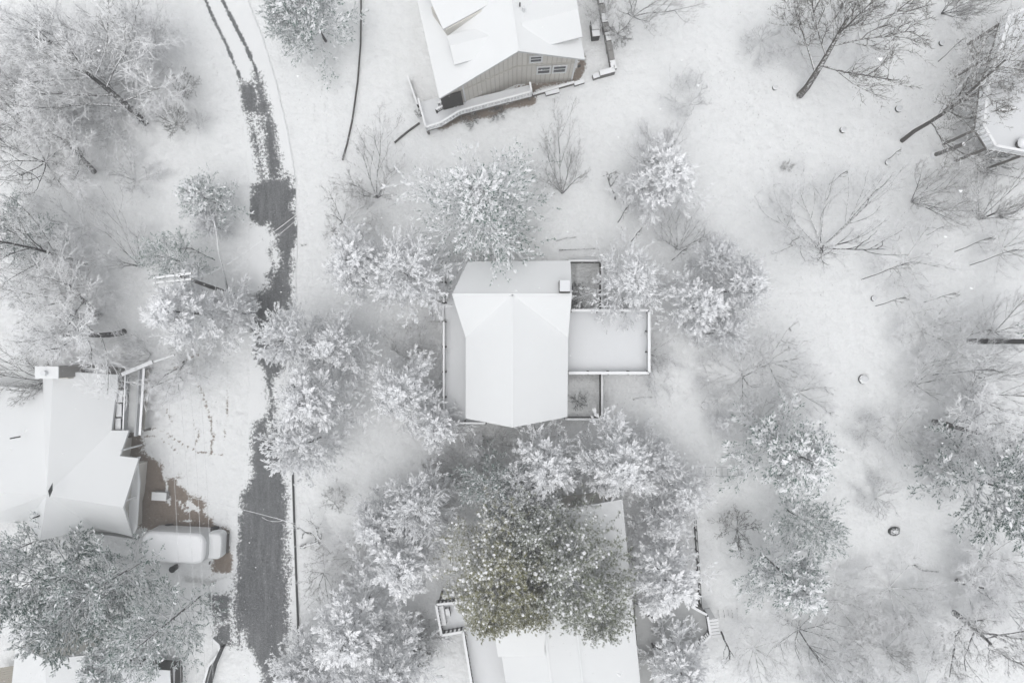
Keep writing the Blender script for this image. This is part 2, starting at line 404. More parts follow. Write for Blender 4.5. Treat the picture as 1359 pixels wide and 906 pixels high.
def cover(line, w, ragged=.3):
    global ex
    ex = np.minimum(ex, ldist(RX, RY, px2(line)) - w / S + ragged * rn)
cover([(347, 170), (352, 235)], 1.5, .2); cover([(318, 152), (352, 158)], 2, .2)
cover([(361, 315), (367, 345), (366, 352)], 4.5, .5); cover([(357, 562), (358, 572)], 3.0)
cover([(308, 780), (308, 812), (312, 862)], 1.6, .25); cover([(282, 827), (308, 823)], 1.0, .2); cover([(322, 840), (326, 862)], 2, .3)
cover([(310, 660), (310, 790)], 2.0, .5)
inside = sdist(RX, RY, road_poly)
exf = np.clip(.5 + .65 * ex, 0, 1)
RZ = .02 + .035 * (1 - np.clip(exf, 0, 1))
RV = np.stack([RX, RY, RZ], -1).reshape(-1, 3)
ny, nx = RX.shape; I = np.arange(nx * ny).reshape(ny, nx)
F = np.stack([I[:-1, :-1], I[:-1, 1:], I[1:, 1:], I[1:, :-1]], -1).reshape(-1, 4)
keep = (inside[:-1, :-1] > 0).ravel() & (inside[1:, 1:] > 0).ravel() & (inside[1:, :-1] > 0).ravel() & (inside[:-1, 1:] > 0).ravel(); F = F[keep]
used = np.unique(F); remap = -np.ones(len(RV), int); remap[used] = np.arange(len(used))
me = np_mesh('road', RV[used], remap[F], ['road'], smooth=True)
a = me.attributes.new('exposed', 'FLOAT', 'POINT'); a.data.foreach_set('value', exf.astype(np.float32).ravel()[used])
ro = bpy.data.objects.new('road', me); COL.objects.link(ro); setp(ro, kind='structure')
kb = MB()
kp = [(391, 500), (390, 560), (389, 634), (391, 700), (394, 780), (397, 856), (398, 930)]
for a_, b_ in zip(kp, kp[1:]): kb.beam(W(*a_, 0), W(*b_, 0), .16, .12, 0, 0)
kb.build('kerb', ['kerb'], kind='structure')

# ------------------------------------------------------------------ houses
def house_shell(parent, planes, eave=.5, thick=.28, wall='siding', roofname='roof', base=0.0, drop=.30, roofmat='roof_snow'):
    """planes: lists of vertex keys into a dict of world points; builds the snow-covered roof and the walls below it"""
    pts, faces = planes
    mb = MB()
    for f in faces: mb.slab([pts[k] for k in f], thick, 0, 1, 1)
    roof = mb.build(roofname, [roofmat, 'fascia'], parent)
    # boundary edges
    cnt = {}
    for f in faces:
        P = [pts[k] for k in f]; ar = sum(P[i].x * P[(i + 1) % len(P)].y - P[(i + 1) % len(P)].x * P[i].y for i in range(len(P)))
        ff = list(f) if ar > 0 else list(reversed(f))
        for i in range(len(ff)):
            cnt[(ff[i], ff[(i + 1) % len(ff)])] = 1
    bd = {a: b for (a, b) in cnt if (b, a) not in cnt}
    mb = MB()
    prev = {b: a for a, b in bd.items()}
    inset = {}
    for k in bd:
        p = pts[k]; q = pts[bd[k]]; o = pts[prev[k]] if k in prev else p
        d1 = Vector((p.x - o.x, p.y - o.y)).normalized(); d2 = Vector((q.x - p.x, q.y - p.y)).normalized()
        n1 = Vector((-d1.y, d1.x)); n2 = Vector((-d2.y, d2.x)); m = n1 + n2
        if m.length < .2: m = n1
        m = m.normalized(); c = max(.4, m.dot(n1)); m = m * (eave / c)
        inset[k] = Vector((p.x + m.x, p.y + m.y, p.z - drop))
    for k, q in bd.items():
        a = inset[k]; b = inset.get(q)
        if b is None: continue
        mb.add([(a.x, a.y, base - .1), (b.x, b.y, base - .1), b, a], [(0, 1, 2, 3)])
    w = mb.build('wall', [wall], parent)
    return roof, w, inset, bd

# ---- central house
HE, HR = 5.2, 7.6
c = thing('house', 'central white-roofed house with T-shaped pale snowy roof between two decks', 'house', W(686, 455, 0))
P = {'a': W(600, 391, HR), 'b': W(759, 391, HR), 'ne': W(757, 346, HE), 'nw': W(621, 347, HE), 'j': W(680, 391, HR),
     'w1': W(618, 448, HE), 'w2': W(618, 555, HE), 's': W(680, 567, HR), 'e2': W(753, 553, HE), 'e1': W(754, 448, HE)}
Pf = [('a', 'j', 'b', 'ne', 'nw'), ('a', 'w1', 'j'), ('b', 'j', 'e1'), ('j', 'w1', 'w2', 's'), ('j', 's', 'e2', 'e1')]
house_shell(c, (P, Pf), eave=.55, wall='siding')
rc = MB()
def ridge(mb, a, b, w=.16): mb.beam(Vector(a) - Vector((0, 0, .02)), Vector(b) - Vector((0, 0, .02)), w, .06)
ridge(rc, P['a'], P['b'], .2); ridge(rc, P['j'], P['s'], .14)
rc.build('ridge_cap', ['roof_snow'], c)
ch = MB(); q = W(748.5, 381, 7.6); ch.box((q.x, q.y, 6.9), (.82, .95, 2.2), 0, 0, 0)
cho = ch.build('chimney', ['brick'], c)
cc = MB(); cc.box((q.x, q.y, 8.06), (.92, 1.05, .1), 0, 0); cc.box((q.x + .02, q.y + .06, 8.2), (.85, .92, .1), 0, 1)
cc.build('chimney_cap', ['dark_wood', 'deck_snow'], cho)
# windows on the walls under the eaves
def wall_window(parent, a, b, t0, t1, z0, z1, frame=.09, sash=True, name='window', proud=.05, mats=('white_frame', 'glass')):
    """window between fractions t0..t1 of wall line a-b"""
    a = Vector((a[0], a[1], 0)); b = Vector((b[0], b[1], 0)); d = (b - a); L = d.length; d = d / L; n = Vector((d.y, -d.x, 0)) * proud
    p0 = a + d * L * t0 + n; p1 = a + d * L * t1 + n; fr = MB()
    for (u, v, h0, h1) in ((p0, p0 + d * frame, z0, z1), (p1 - d * frame, p1, z0, z1)): fr.beam(u + Vector((0, 0, h0)), v + Vector((0, 0, h0)), .08, h1 - h0)
    fr.beam(p0 + Vector((0, 0, z0 - frame)), p1 + Vector((0, 0, z0 - frame)), .1, frame); fr.beam(p0 + Vector((0, 0, z1)), p1 + Vector((0, 0, z1)), .1, frame)
    if sash: zz = (z0 + z1) / 2; fr.beam(p0 + d * frame + Vector((0, 0, zz)), p1 - d * frame + Vector((0, 0, zz)), .06, .06)
    w = fr.build(name, [mats[0]], parent)
    g = MB(); g.beam(p0 + d * frame * .9 - n * .45 + Vector((0, 0, z0)), p1 - d * frame * .9 - n * .45 + Vector((0, 0, z0)), .03, z1 - z0)
    g.build('pane', [mats[1]], w)
    return w
def railing(parent, pts, h=1.0, post=2.1, bal=.14, capw=.16, panel=False, postmat='dark_wood', balmat='white_frame', capmat='snow', posts=True, balw=.05, name='rail'):
    """cap, posts and balusters along pts (floor-level 3D points)"""
    cap = MB(); bals = MB(); pn = MB()
    for a, b in zip(pts, pts[1:]):
        a = Vector(a); b = Vector(b); L = (b - a).length
        cap.beam(a + Vector((0, 0, h)), b + Vector((0, 0, h)), capw, .10)
        n = max(1, round(L / post))
        if posts:
            for i in range(n + 1):
                p = a.lerp(b, i / n); pb = MB(); pb.box((p.x, p.y, p.z + h / 2 - (.04 if panel else 0)), (.12, .34 if panel else .12, h - (.08 if panel else .004)), math.atan2(b.y - a.y, b.x - a.x)); pb.build('rail_post', [postmat], parent)
        if panel: pn.beam(a + Vector((0, 0, .05)), b + Vector((0, 0, .05)), .05, h - .06)
        else:
            nb_ = max(2, int(L / bal))
            for i in range(nb_):
                p = a.lerp(b, (i + .5) / nb_); bals.box((p.x, p.y, p.z + h / 2 + .03), (balw, balw, h - .12), math.atan2(b.y - a.y, b.x - a.x))
            bals.beam(a + Vector((0, 0, .08)), b + Vector((0, 0, .08)), .05, .06)
    cap.build('rail_cap', [capmat], parent)
    if panel: pn.build('rail_panel', ['rail_side'], parent)
    else: bals.build('balusters', [balmat], parent, kind='stuff')
for t0 in (.15, .42, .7):
    wall_window(c, P['w2'] + Vector((.6, .3, 0)), P['w1'] + Vector((.6, 0, 0)), t0, t0 + .14, 3.2, 4.7)

# west deck
def deck(name, label, poly, z, floor='deck_snow', thick=.25, legs=(), cat='deck'):
    o = thing(name, label, cat, poly[0] * 1.0)
    o.location.z = 0
    m = MB(); m.slab([Vector((p.x, p.y, z)) for p in poly], thick, 0, 1); m.build('floor', [floor, 'wood'], o)
    for p in legs:
        mb = MB(); mb.box((p.x, p.y, (z - thick) / 2 - .02), (.18, .18, z - thick - .02)); mb.build('leg', ['wood'], o)
    return o
zd = 2.5
wd = [W(591, 348, zd), W(591, 560, zd), W(646, 560, zd), W(646, 553, zd), W(626, 545, zd), W(626, 348, zd)]
d1 = deck('deck', 'long narrow snowy deck along the west side of the central house', wd, zd, legs=[W(593, y, zd) for y in (352, 400, 450, 500, 556)])
railing(d1, [W(590.5, 349, zd), W(590.5, 402, zd)], 1.0, 2.1, panel=True)
railing(d1, [W(590.5, 427, zd), W(590.5, 559, zd), W(645, 559.5, zd)], 1.0, 2.1, panel=True)
st = thing('deck_stairs', 'open wooden stairs of snowy treads descending west from the long deck', 'stairs', W(580, 414, 0))
for i in range(5):
    z = zd - .3 - i * .42; x = 588 - i * 3.9
    mb = MB(); a = W(x, 403 + i * .4, z); b = W(x, 424 + i * .4, z); mb.beam(a, b, .26, .09, 0, 1); mb.build('tread', ['wood', 'deck_snow'], st)
for yy in (402, 426.5):
    mb = MB(); mb.beam(W(589, yy, zd - .25), W(568, yy + 1, .1), .06, .12); mb.build('stringer', ['wood'], st)

# east deck
ze = 3.0
ed = [W(750, 412, ze), W(859, 412, ze), W(859, 495, ze), W(750, 495, ze)]
d2 = deck('deck', 'wide square snow-covered deck on the east side of the central house', ed, ze, legs=[W(x, y, ze) for x in (800, 855) for y in (416, 491)])
railing(d2, [W(757, 412.5, ze), W(858.5, 412.5, ze), W(858.5, 494, ze), W(753, 494, ze)], .95, 2.0, panel=True, capw=.24)
# low walls round the basement courtyards
def wall_line(name, label, pts, h, w=.28, cat='wall', cap='snow', body='dark_wood', stones=False):
    o = thing(name, label, cat, Vector((pts[0].x, pts[0].y, 0)))
    for a, b in zip(pts, pts[1:]):
        if stones:
            L = (b - a).length; n = max(2, int(L / .75)); d = (b - a) / n
            for i in range(n):
                for k in range(2 if h > .5 else 1):
                    hh = h / (2 if h > .5 else 1)
                    mb = MB(); cpt = a + d * (i + .5 + (.25 if k else 0) * 0); mb.box((cpt.x, cpt.y, hh * (k + .5)), (d.length * random.uniform(.86, .96), w * random.uniform(.85, 1.1), hh * .93), math.atan2(d.y, d.x) + random.uniform(-.06, .06))
                    mb.build('stone', [random.choice(['stone', 'stone_light'])], o)
        else:
            mb = MB(); mb.beam(Vector((a.x, a.y, -.1)), Vector((b.x, b.y, -.1)), w, h + .1); mb.build('wall_panel', [body], o)
    if cap:
        mb = MB()
        for a, b in zip(pts, pts[1:]): mb.beam(Vector((a.x, a.y, h + .003)), Vector((b.x, b.y, h + .003)), w * (1.05 if not stones else .7), .07)
        mb.build('snow_cap', [cap], o)
    return o
zz = 1.3
wall_line('courtyard_wall', 'low snow-capped wall round the dark courtyard north of the square deck', [W(754, 346, zz), W(799, 346, zz), W(799, 414, zz)], zz, .18)
wall_line('courtyard_wall', 'low snow-capped wall round the dark courtyard south of the square deck', [W(750, 556, zz), W(799, 556, zz), W(799, 492, zz)], zz, .18)

# ---- north house
NE_, NR = 6.0, 8.6
n = thing('house', 'greige-sided house with white gabled roof and windows at top edge', 'house', W(680, 60, 0))
Pn = {'s': W(688, 68, NR), 'n': W(668, -70, NR), 'we': W(583, 131, NE_), 'wn': W(540, -60, NE_), 'ee': W(776.5, 79, NE_), 'en': W(748, -60, NE_)}
roofN, wallN, insN, _ = house_shell(n, (Pn, [('s', 'n', 'wn', 'we'), ('s', 'ee', 'en', 'n')]), eave=.5)
rc = MB(); ridge(rc, Pn['s'], Pn['n']); rc.build('ridge_cap', ['roof_snow'], n)
# front (south) gable wall, overlaid battens, belt trim and windows
fl = insN['we']; fr_ = insN['ee']; fs = insN['s']
A = Vector((fl.x, fl.y, 0)); B = Vector((fr_.x, fr_.y, 0)); dn = (B - A).normalized(); Lw = (B - A).length; out = Vector((dn.y, -dn.x, 0))
tr = (fs - A); tr.z = 0; ts = tr.dot(dn)
def roofz(s):
    return lerp(fl.z, fs.z, s / ts) if s < ts else lerp(fs.z, fr_.z, (s - ts) / (Lw - ts))
def wallpt(s):
    if s < ts: g = A.lerp(Vector((fs.x, fs.y, 0)), s / ts)
    else: g = Vector((fs.x, fs.y, 0)).lerp(B, (s - ts) / (Lw - ts))
    return g
k = int(Lw / .42)
for i in range(1, k):
    s = Lw * i / k; g = wallpt(s) + out * .02; zt = roofz(s) - .02
    mb = MB(); mb.box((g.x, g.y, (zt + .1) / 2), (.06, .06, zt - .1), math.atan2(dn.y, dn.x)); mb.build('batten', ['batten'], n)
mb = MB(); mb.beam(wallpt(.3) + out * .05 + Vector((0, 0, 4.3)), wallpt(ts) + out * .05 + Vector((0, 0, 4.3)), .07, .12); mb.beam(wallpt(ts) + out * .05 + Vector((0, 0, 4.3)), wallpt(Lw - .05) + out * .05 + Vector((0, 0, 4.3)), .07, .12)
mb.build('belt_board', ['batten'], n)
def nwin(x0, x1, z0, z1):
    a = wallpt(x0) + out * .05; b = wallpt(x1) + out * .05
    return wall_window(n, a, b, 0, 1, z0, z1, .14)
nwin(ts + 1.05, ts + 2.2, 5.2, 6.3); nwin(ts + 1.75, ts + 3.05, 2.5, 3.9); nwin(ts + 3.15, ts + 4.45, 2.5, 3.9)
g = wallpt(ts + 5.5) + out * .06; mb = MB(); mb.box((g.x, g.y, 3.5), (.25, .12, .35), math.atan2(dn.y, dn.x)); mb.build('wall_vent', ['dark_wood'], n)
for sx in (Lw - .08, ts - 5.1):
    g = wallpt(sx) + out * .05; mb = MB(); mb.box((g.x, g.y, 2.9), (.14, .1, 5.4), math.atan2(dn.y, dn.x)); mb.build('corner_board', ['white_frame'], n)
g = wallpt(ts - 6.3) + out * .05; mb = MB(); mb.box((g.x, g.y, 3.0), (1.9, .1, 3.2), math.atan2(dn.y, dn.x)); mb.build('entry_door', ['dark_wood'], n)
# dormers on its roof (north-west shed, south-west shed, east cross gable)
def plane_z(pa, pb, pc, x, y):
    nn = (pb - pa).cross(pc - pa); return pa.z - (nn.x * (x - pa.x) + nn.y * (y - pa.y)) / nn.z
def dormer(nm, tops, z_off, wallm='siding', mat='roof_snow'):
    mb = MB()
    for poly in tops: mb.slab(poly, .16, 0, 1)
    o = mb.build(nm, [mat, 'fascia'], n); return o
# small south-west dormer: its ridge runs level back into the main roof
dormer('dormer', [[W(597, 61, 7.9), W(668, 43, 7.9), W(674, 67, 7.25), W(603, 86, 7.25)], [W(597, 61, 7.9), W(592, 48, 7.5), W(660, 31, 7.5), W(668, 43, 7.9)]], 0)
mb = MB(); mb.slab([W(600, 61, 7.7), W(606, 82, 7.05), W(640, 74, 7.05), W(640, 50, 7.7)], 1.6, 0, 0); mb.build('dormer_wall', ['siding'], n)
# larger north-west dormer with its wall showing under the eave
A1, B1, C1 = W(588, 39, 8.0), W(700, -22, 8.0), W(566, -10, 8.25)
dormer('dormer', [[A1, B1, onplane(700, -70, A1, B1, C1), onplane(548, -50, A1, B1, C1)]], 0)
mb = MB(); mb.slab([W(592, 40, 7.8), W(700, -16, 7.8), W(700, -60, 7.8), W(572, 10, 7.8)], 1.9, 0, 0); mb.build('dormer_wall', ['siding'], n)
mb = MB(); mb.beam(W(609, 36, 7.0), W(668, 3, 7.0), .06, .45); mb.build('eave_shadow', ['dark'], n)  # near-black strip painting the shadow below the dormer's overhanging eave
# east cross gable
dormer('dormer', [[W(692, 31, 8.4), W(767, 12, 8.4), W(773, 49, 7.3), W(698, 68, 7.3)], [W(692, 31, 8.4), W(686, -8, 7.3), W(762, -26, 7.3), W(767, 12, 8.4)]], 0)
mb = MB(); mb.slab([W(700, 62, 7.1), W(769, 46, 7.1), W(764, 16, 7.1), W(695, 30, 7.1)], 1.4, 0, 0); mb.build('dormer_wall', ['siding'], n)
mb = MB(); q = W(695, 12, 8.6); mb.tube([(q.x, q.y, 7.8), (q.x, q.y, 8.9)], [.12, .12], 8); mb.build('roof_vent', ['white_frame'], n)
mb = MB(); q = W(690, 6, 8.6); mb.tube([(q.x, q.y, 7.8), (q.x, q.y, 8.8)], [.06, .06], 8); mb.build('vent_pipe', ['dark'], n)
# its front deck, level with the ground-floor door
z1 = 1.3
dk = [W(556, 136, z1), W(566, 174, z1), W(586, 168, z1), W(611, 152.5, z1), W(706, 128, z1), W(702, 113, z1), W(625, 131, z1), W(612, 118, z1), W(590, 128, z1)]
d3 = deck('porch_deck', 'snowy front deck with white baluster railing below the greige gable wall', dk, z1, legs=[W(x, y, z1) for x, y in ((567, 172), (611, 150), (660, 138), (703, 126))])
railing(d3, [W(557, 136, z1), W(567, 173.5, z1), W(586, 167.5, z1), W(611, 152, z1), W(705, 127, z1), W(703, 115, z1)], 1.0, 2.4, .30, postmat='white_frame', balmat='flake', balw=.10)
railing(d3, [W(580, 150, z1), W(596, 141, z1), W(605, 134, z1)], .9, 1.2, .18, postmat='dark_wood', balmat='dark_wood', capmat='snow')
railing(d3, [W(583, 141, z1), W(598, 137, z1)], .9, 1.2, .18, postmat='white_frame', balmat='dark_wood')
for i in range(7):
    mb = MB(); x = 583 + i * 4; y = 152 - i * 2.0; mb.beam(W(x, y, z1 + .005 + i * .03), W(x + 3.5, y + 11, z1 + .005 + i * .03), .14, .05, 1, 0); mb.build('step_edge', ['deck_snow', 'rail_side'], d3)
for (px_, py_), lab in zip([(594, 134), (579, 139)], ['', '']):
    pass
# steps and low planters east of it
wall_line('planter_wall', 'low snow-topped timber planter below the pair of windows', [W(707, 125, .5), W(762, 109, .5)], .45, .2, body='wood')
wall_line('planter_wall', 'short snow-topped timber step left of the planter below the windows', [W(724, 124.5, .3), W(742, 120, .3)], .3, .35, body='dark_wood')
wall_line('planter_wall', 'short snow-topped timber step right of the planter below the windows', [W(762, 111.5, .3), W(775, 107.5, .3)], .3, .35, body='dark_wood')
wall_line('retaining_wall', 'dark stone retaining wall east of the greige house patio', [W(794, -20, .9), W(806, 42, .9), (W(815, 92, .9))], .9, .5, stones=True, cap=None)
wall_line('retaining_wall', 'white snow-capped wall end closing the patio of greige house', [W(816, 92, .8), W(796, 97.5, .8)], .8, .45, body='stone')
wall_line('retaining_wall', 'short lower snow-capped wall step beside the patio wall end', [W(796, 99, .5), W(787, 102, .5)], .5, .4, body='stone')
gr = thing('covered_grill', 'snow-covered grill standing on the patio of the greige house', 'grill', W(790, 38, 0))
mb = MB(); q = W(790, 38, 1); mb.box((q.x, q.y, .55), (.7, 1.5, 1.1), .12); mb.build('body', ['dark_wood'], gr)
mb = MB(); mb.box((q.x, q.y + .3, 1.16), (.72, .9, .12), .12); mb.build('lid', ['snow'], gr); mb = MB(); mb.box((q.x + .05, q.y - .5, 1.14), (.7, .55, .1), .12); mb.build('side_shelf', ['snow'], gr)
wall_line('side_fence', 'low snow-topped fence standing alone left of the front deck', [W(541, 101, .8), W(554, 139, .8)], .8, .14, 'fence')
wall_line('garden_edging', 'long curving dark stone edge of the snow-covered driveway near top', [W(x, y) for x, y in ((480, -40), (479.5, 20), (479, 60), (475, 110), (468, 160), (461, 192), (455, 213))], .28, .09, 'edging', None, 'soil')
wall_line('garden_edging', 'broken curving stone edge near the foot of front deck stairs', [W(x, y) for x, y in ((557, 164), (543, 174), (533, 182), (524, 190))], .2, .14, 'edging', None, 'soil')

# ---- west house
WE, WR = 2.6, 5.3
w = thing('house', 'large white-roofed house at the left edge beside the brown driveway', 'house', W(90, 600, 0))
Pw = {'J': W(62, 657, WR), 'N': W(71, 492, WR), 'ne': W(157, 497, WE), 'e1': W(148, 571, WE), 'e2': W(171, 571, WE), 'e3': W(159, 605, WE + .75), 'e4': W(184, 608, WE + .82), 'R': W(163.5, 673, WR), 'se': W(176, 712, WE), 'sv': W(127, 700, WE),
      'S': W(53, 717, WR - .3), 'sw': W(37, 690, WE), 'W': W(-60, 650, WR), 'ws': W(-60, 700, WE), 'wn': W(-60, 507, WE), 'wv': W(57, 517, WE), 'n2': W(57, 491, WE + .3)}
Pw['e2'] = onplane(171, 571, Pw['J'], Pw['R'], Pw['e1']); Pw['e3'] = onplane(159, 605, Pw['J'], Pw['R'], Pw['e1']); Pw['e4'] = onplane(184, 608, Pw['J'], Pw['R'], Pw['e1'])
Pw['se'] = onplane(176, 712, Pw['J'], Pw['R'], Pw['sv']); Pw['ne'] = onplane(157, 497, Pw['J'], Pw['N'], Pw['e1'])
Fw = [('J', 'e1', 'ne', 'N'), ('J', 'R', 'e4', 'e3', 'e2', 'e1'), ('J', 'sv', 'se', 'R'), ('J', 'S', 'sv'), ('J', 'sw', 'S'), ('J', 'W', 'ws', 'sw'), ('J', 'wv', 'wn', 'W'), ('J', 'N', 'n2', 'wv')]
house_shell(w, (Pw, Fw), eave=1.0, wall='beige')
mb = MB(); q = W(64, 494, 6.5); mb.box((q.x, q.y, 3.3), (1.9, .95, 6.6)); cho = mb.build('chimney', ['brick'], w)
mb = MB(); mb.box((q.x, q.y, 6.65), (2.0, 1.05, .1)); mb.build('chimney_cap', ['roof_snow'], cho)
mb = MB(); mb.tube([(q.x - .05, q.y - .05, 6.7), (q.x - .05, q.y - .05, 7.1)], [.23, .23], 12); mb.build('flue', ['deck_snow'], cho)
mb = MB(); q = W(85, 495.5, 5); mb.box((q.x, q.y, 2.6), (.95, .9, 5.2)); mb.build('chimney_base', ['beige'], w)
mb = MB(); a, b = W(93, 491, 3.2), W(139, 495, 3.2); mb.beam(Vector((a.x, a.y, 0)), Vector((b.x, b.y, 0)), .7, 3.0); mb.build('bay_wall', ['brick'], w)
for (x, y) in ((17, 581), (47, 686)):
    mb = MB(); q = W(x, y, 5.1); mb.tube([(q.x, q.y, 4.2), (q.x, q.y, 5.4)], [.06, .06], 6); mb.build('vent_pipe', ['dark'], w)
mb = MB(); mb.add([W(64, 651, 6.35), W(70, 640, 6.5), W(70, 650, 6.3), W(66, 660, 6.3)], [(0, 1, 2, 3)]); mb.build('ridge_louvre', ['dark'], w)
mb = MB(); mb.slab([W(166, 673, 2.35), W(183, 612, 2.35), W(186, 640, 2.2), W(182, 700, 2.2), W(177, 709, 2.35)], .12, 0, 1); mb.build('pent_roof', ['roof_snow', 'fascia'], w)
# garage door, trim and gable posts on the east wall
mb = MB(); a = W(189.5, 618, 0); b = W(188.5, 694, 0)
mb.beam(Vector((a.x, a.y, .05)), Vector((b.x, b.y, .05)), .08, 2.3); gd = mb.build('garage_door', ['beige'], w)
for i in range(1, 4):
    mb = MB(); mb.beam(Vector((a.x + .05, a.y, .05 + i * .58)), Vector((b.x + .05, b.y, .05 + i * .58)), .03, .04); mb.build('panel_joint', ['batten'], gd)
for t in (0., .5, 1.):
    e = Pw['e4'].lerp(Pw['se'], t); mb = MB(); mb.box((e.x - .25, e.y, 3.0), (.12, .12, .5 + (1.6 if t == .5 else 0))); mb.build('gable_bracket', ['white_frame'], w)
mb = MB(); q = Pw['e3']; mb.box((q.x + .1, q.y + .5, 1.8), (.14, .14, 3.5)); mb.build('porch_post', ['white_frame'], w)
for yy, y2 in ((518, 534), (536, 553), (555, 570)):
    mb = MB(); a = W(158 - (yy - 518) * .06, yy, 2.2); b = W(158 - (yy - 518) * .06, y2, 2.2); mb.beam(Vector((a.x, a.y, 1.2)), Vector((b.x, b.y, 1.2)), .5, .9); f = mb.build('window', ['white_frame'], w)
    mb = MB(); mb.beam(Vector((a.x + .06, a.y - .08, 1.28)), Vector((b.x + .06, b.y + .08, 1.28)), .5, .74); mb.build('pane', ['glass'], f)
zc_ = 1.6
wk = [W(173, 496, zc_), W(192, 486, zc_), W(186, 577, zc_), W(169, 571, zc_)]
d4 = deck('raised_walkway', 'narrow snow-dusted raised walkway between west house and its yard', wk, zc_, legs=[W(190, 490, zc_), W(187, 572, zc_)], floor='grey_snow')
mb = MB(); mb.beam(W(191.5, 488, zc_ + .02), W(186, 577, zc_ + .02), .16, .9); mb.build('parapet', ['rail_side'], d4); mb = MB(); mb.beam(W(191.5, 488, zc_ + .93), W(186, 577, zc_ + .93), .2, .08); mb.build('rail_cap', ['snow'], d4)
mb = MB(); mb.beam(W(171, 497, zc_ + .02), W(168, 572, zc_ + .02), .12, .6, 0, 1); mb.build('parapet', ['rail_side', 'snow'], d4)
mb = MB(); mb.beam(W(162, 497, 2.6), W(203, 480, 2.6), .35, .1, 1, 0); mb.beam(W(205, 480, 2.6), W(232, 471, 2.6), .16, .1, 1, 0); mb.build('handrail', ['snow', 'wood'], d4)
wall_line('garden_edging', 'brown timber bed edge along the foot of the raised walkway', [W(197, 490), W(194, 530), W(190, 572)], .15, .28, 'edging', None, 'siding')
wall_line('yard_fence', 'low snow-topped rail fence along the south side of the west house', [W(118, 708, .8), W(150, 711, .8), W(180, 716, .8)], .8, .1, 'fence', body='rail_side')

# vehicle
def vehicle():
    v = thing('camper_van', 'long snow-covered camper van with rounded roof parked by the brown driveway', 'camper van', W(235, 728, 0))
    def rounded(x0, x1, y0, y1, z0, z1, rr, mi):
        mb = MB(); pts = []
        for (cx, cy, s0) in ((x1 - rr, y1 - rr, 0), (x0 + rr, y1 - rr, 90), (x0 + rr, y0 + rr, 180), (x1 - rr, y0 + rr, 270)):
            for k_ in range(5):
                a = math.radians(s0 + k_ * 22.5); pts.append((cx + rr * math.cos(a), cy + rr * math.sin(a)))
        cx, cy = (x0 + x1) / 2, (y0 + y1) / 2; rings = [(z0, 1), (z1 - .45, 1), (z1 - .18, .965), (z1 - .05, .90), (z1, .80)]
        vs = []; 
        for z, s_ in rings:
            for p in pts: vs.append((cx + (p[0] - cx) * (1 - (1 - s_) * .45), cy + (p[1] - cy) * s_, z))
        N = len(pts); fs = [(i * N + k_, i * N + (k_ + 1) % N, (i + 1) * N + (k_ + 1) % N, (i + 1) * N + k_) for i in range(len(rings) - 1) for k_ in range(N)]
        fs.append(tuple((len(rings) - 1) * N + k_ for k_ in range(N)))
        mb.add(vs, fs, mi); return mb
    k = (HC - 2.6) / HC / S
    x0, x1, y0, y1 = W(188, 0, 2.6).x, W(272, 0, 2.6).x, W(0, 747, 2.6).y, W(0, 706, 2.6).y
    R = Matrix.Rotation(-.05, 4, 'Z'); cen = Vector(((x0 + x1) / 2, (y0 + y1) / 2, 0))
    def rotate(mb): mb.v = [tuple(cen + R @ (Vector(q_) - cen)) for q_ in mb.v]; return mb
    rotate(rounded(x0, x1, y0, y1, .45, 2.55, .7, 0)).build('body', ['van'], v)
    rotate(rounded(x0 + .05, x1 - .03, y0 + .05, y1 - .05, 2.2, 2.82, .75, 0)).build('roof_snow', ['snow'], v, smooth=True)
    mb = MB(); mb.lump(((x0 * .6 + x1 * .4), (y0 + y1) / 2 + .2, 2.70), (1.9, .9, .16), 0, 16, 5, .04); mb.lump(((x0 * .25 + x1 * .75), (y0 + y1) / 2 - .15, 2.70), (1.2, .95, .13), 0, 16, 5, .04); rotate(mb).build('snow_heap', ['snow'], v, smooth=True)
    rotate(rounded(x1 - .45, x1 + 1.1, y0 + .16, y1 - .16, .4, 1.7, .5, 0)).build('bonnet', ['roof_snow'], v, smooth=True)
    for xx in (x0 + 1.3, x1 - .1):
        for yy in (y0 + .1, y1 - .1):
            mb = MB(); mb.tube([(xx, yy - .12, .36), (xx, yy + .12, .36)], [.36, .36], 16); rotate(mb).build('wheel', ['tyre'], v)
    mb = MB(); mb.box((x1 + 1.22, (y0 + y1) / 2, .5), (.14, 1.8, .22)); rotate(mb).build('bumper', ['dark_wood'], v)
    for yy in (y0 - .12, y1 + .12):
        mb = MB(); mb.box((x1 + .1, yy, 1.6), (.1, .25, .3)); rotate(mb).build('mirror', ['dark_wood'], v)
vehicle()
b = thing('storage_bin', 'small white snow-topped rectangular bin standing on the brown driveway', 'bin', W(211, 659, 0))
q = W(211, 658.5, .7); mb = MB(); mb.box((q.x, q.y, .3), (1.25, .66, .6), -.06); mb.build('body', ['rail_side'], b); mb = MB(); mb.box((q.x, q.y, .66), (1.36, .76, .12), -.06); mb.build('lid', ['roof_snow'], b)
b = thing('folding_frame', 'small white open metal frame behind the bonnet of the camper van', 'frame', W(286, 731, 0))
for (a1, b1) in (((284.5, 726), (284.5, 736.5)), ((284.5, 726.3), (289, 726)), ((284.5, 731), (287.5, 731)), ((284.5, 736.3), (289, 736.5))):
    mb = MB(); mb.beam(W(*a1, .3), W(*b1, .3), .09, .09); mb.build('bar', ['flake'], b)
b = thing('wheelie_bin', 'dark round-lidded bin below the camper van beside pine branches', 'bin', W(229, 755, 0))
q = W(229, 755, .8); mb = MB(); mb.tube([(q.x, q.y, 0), (q.x, q.y, .85)], [.24, .28], 14); mb.build('body', ['dark_wood'], b); mb = MB(); mb.tube([(q.x, q.y, .86), (q.x, q.y, .92)], [.31, .29], 14); mb.build('lid', ['tyre'], b)

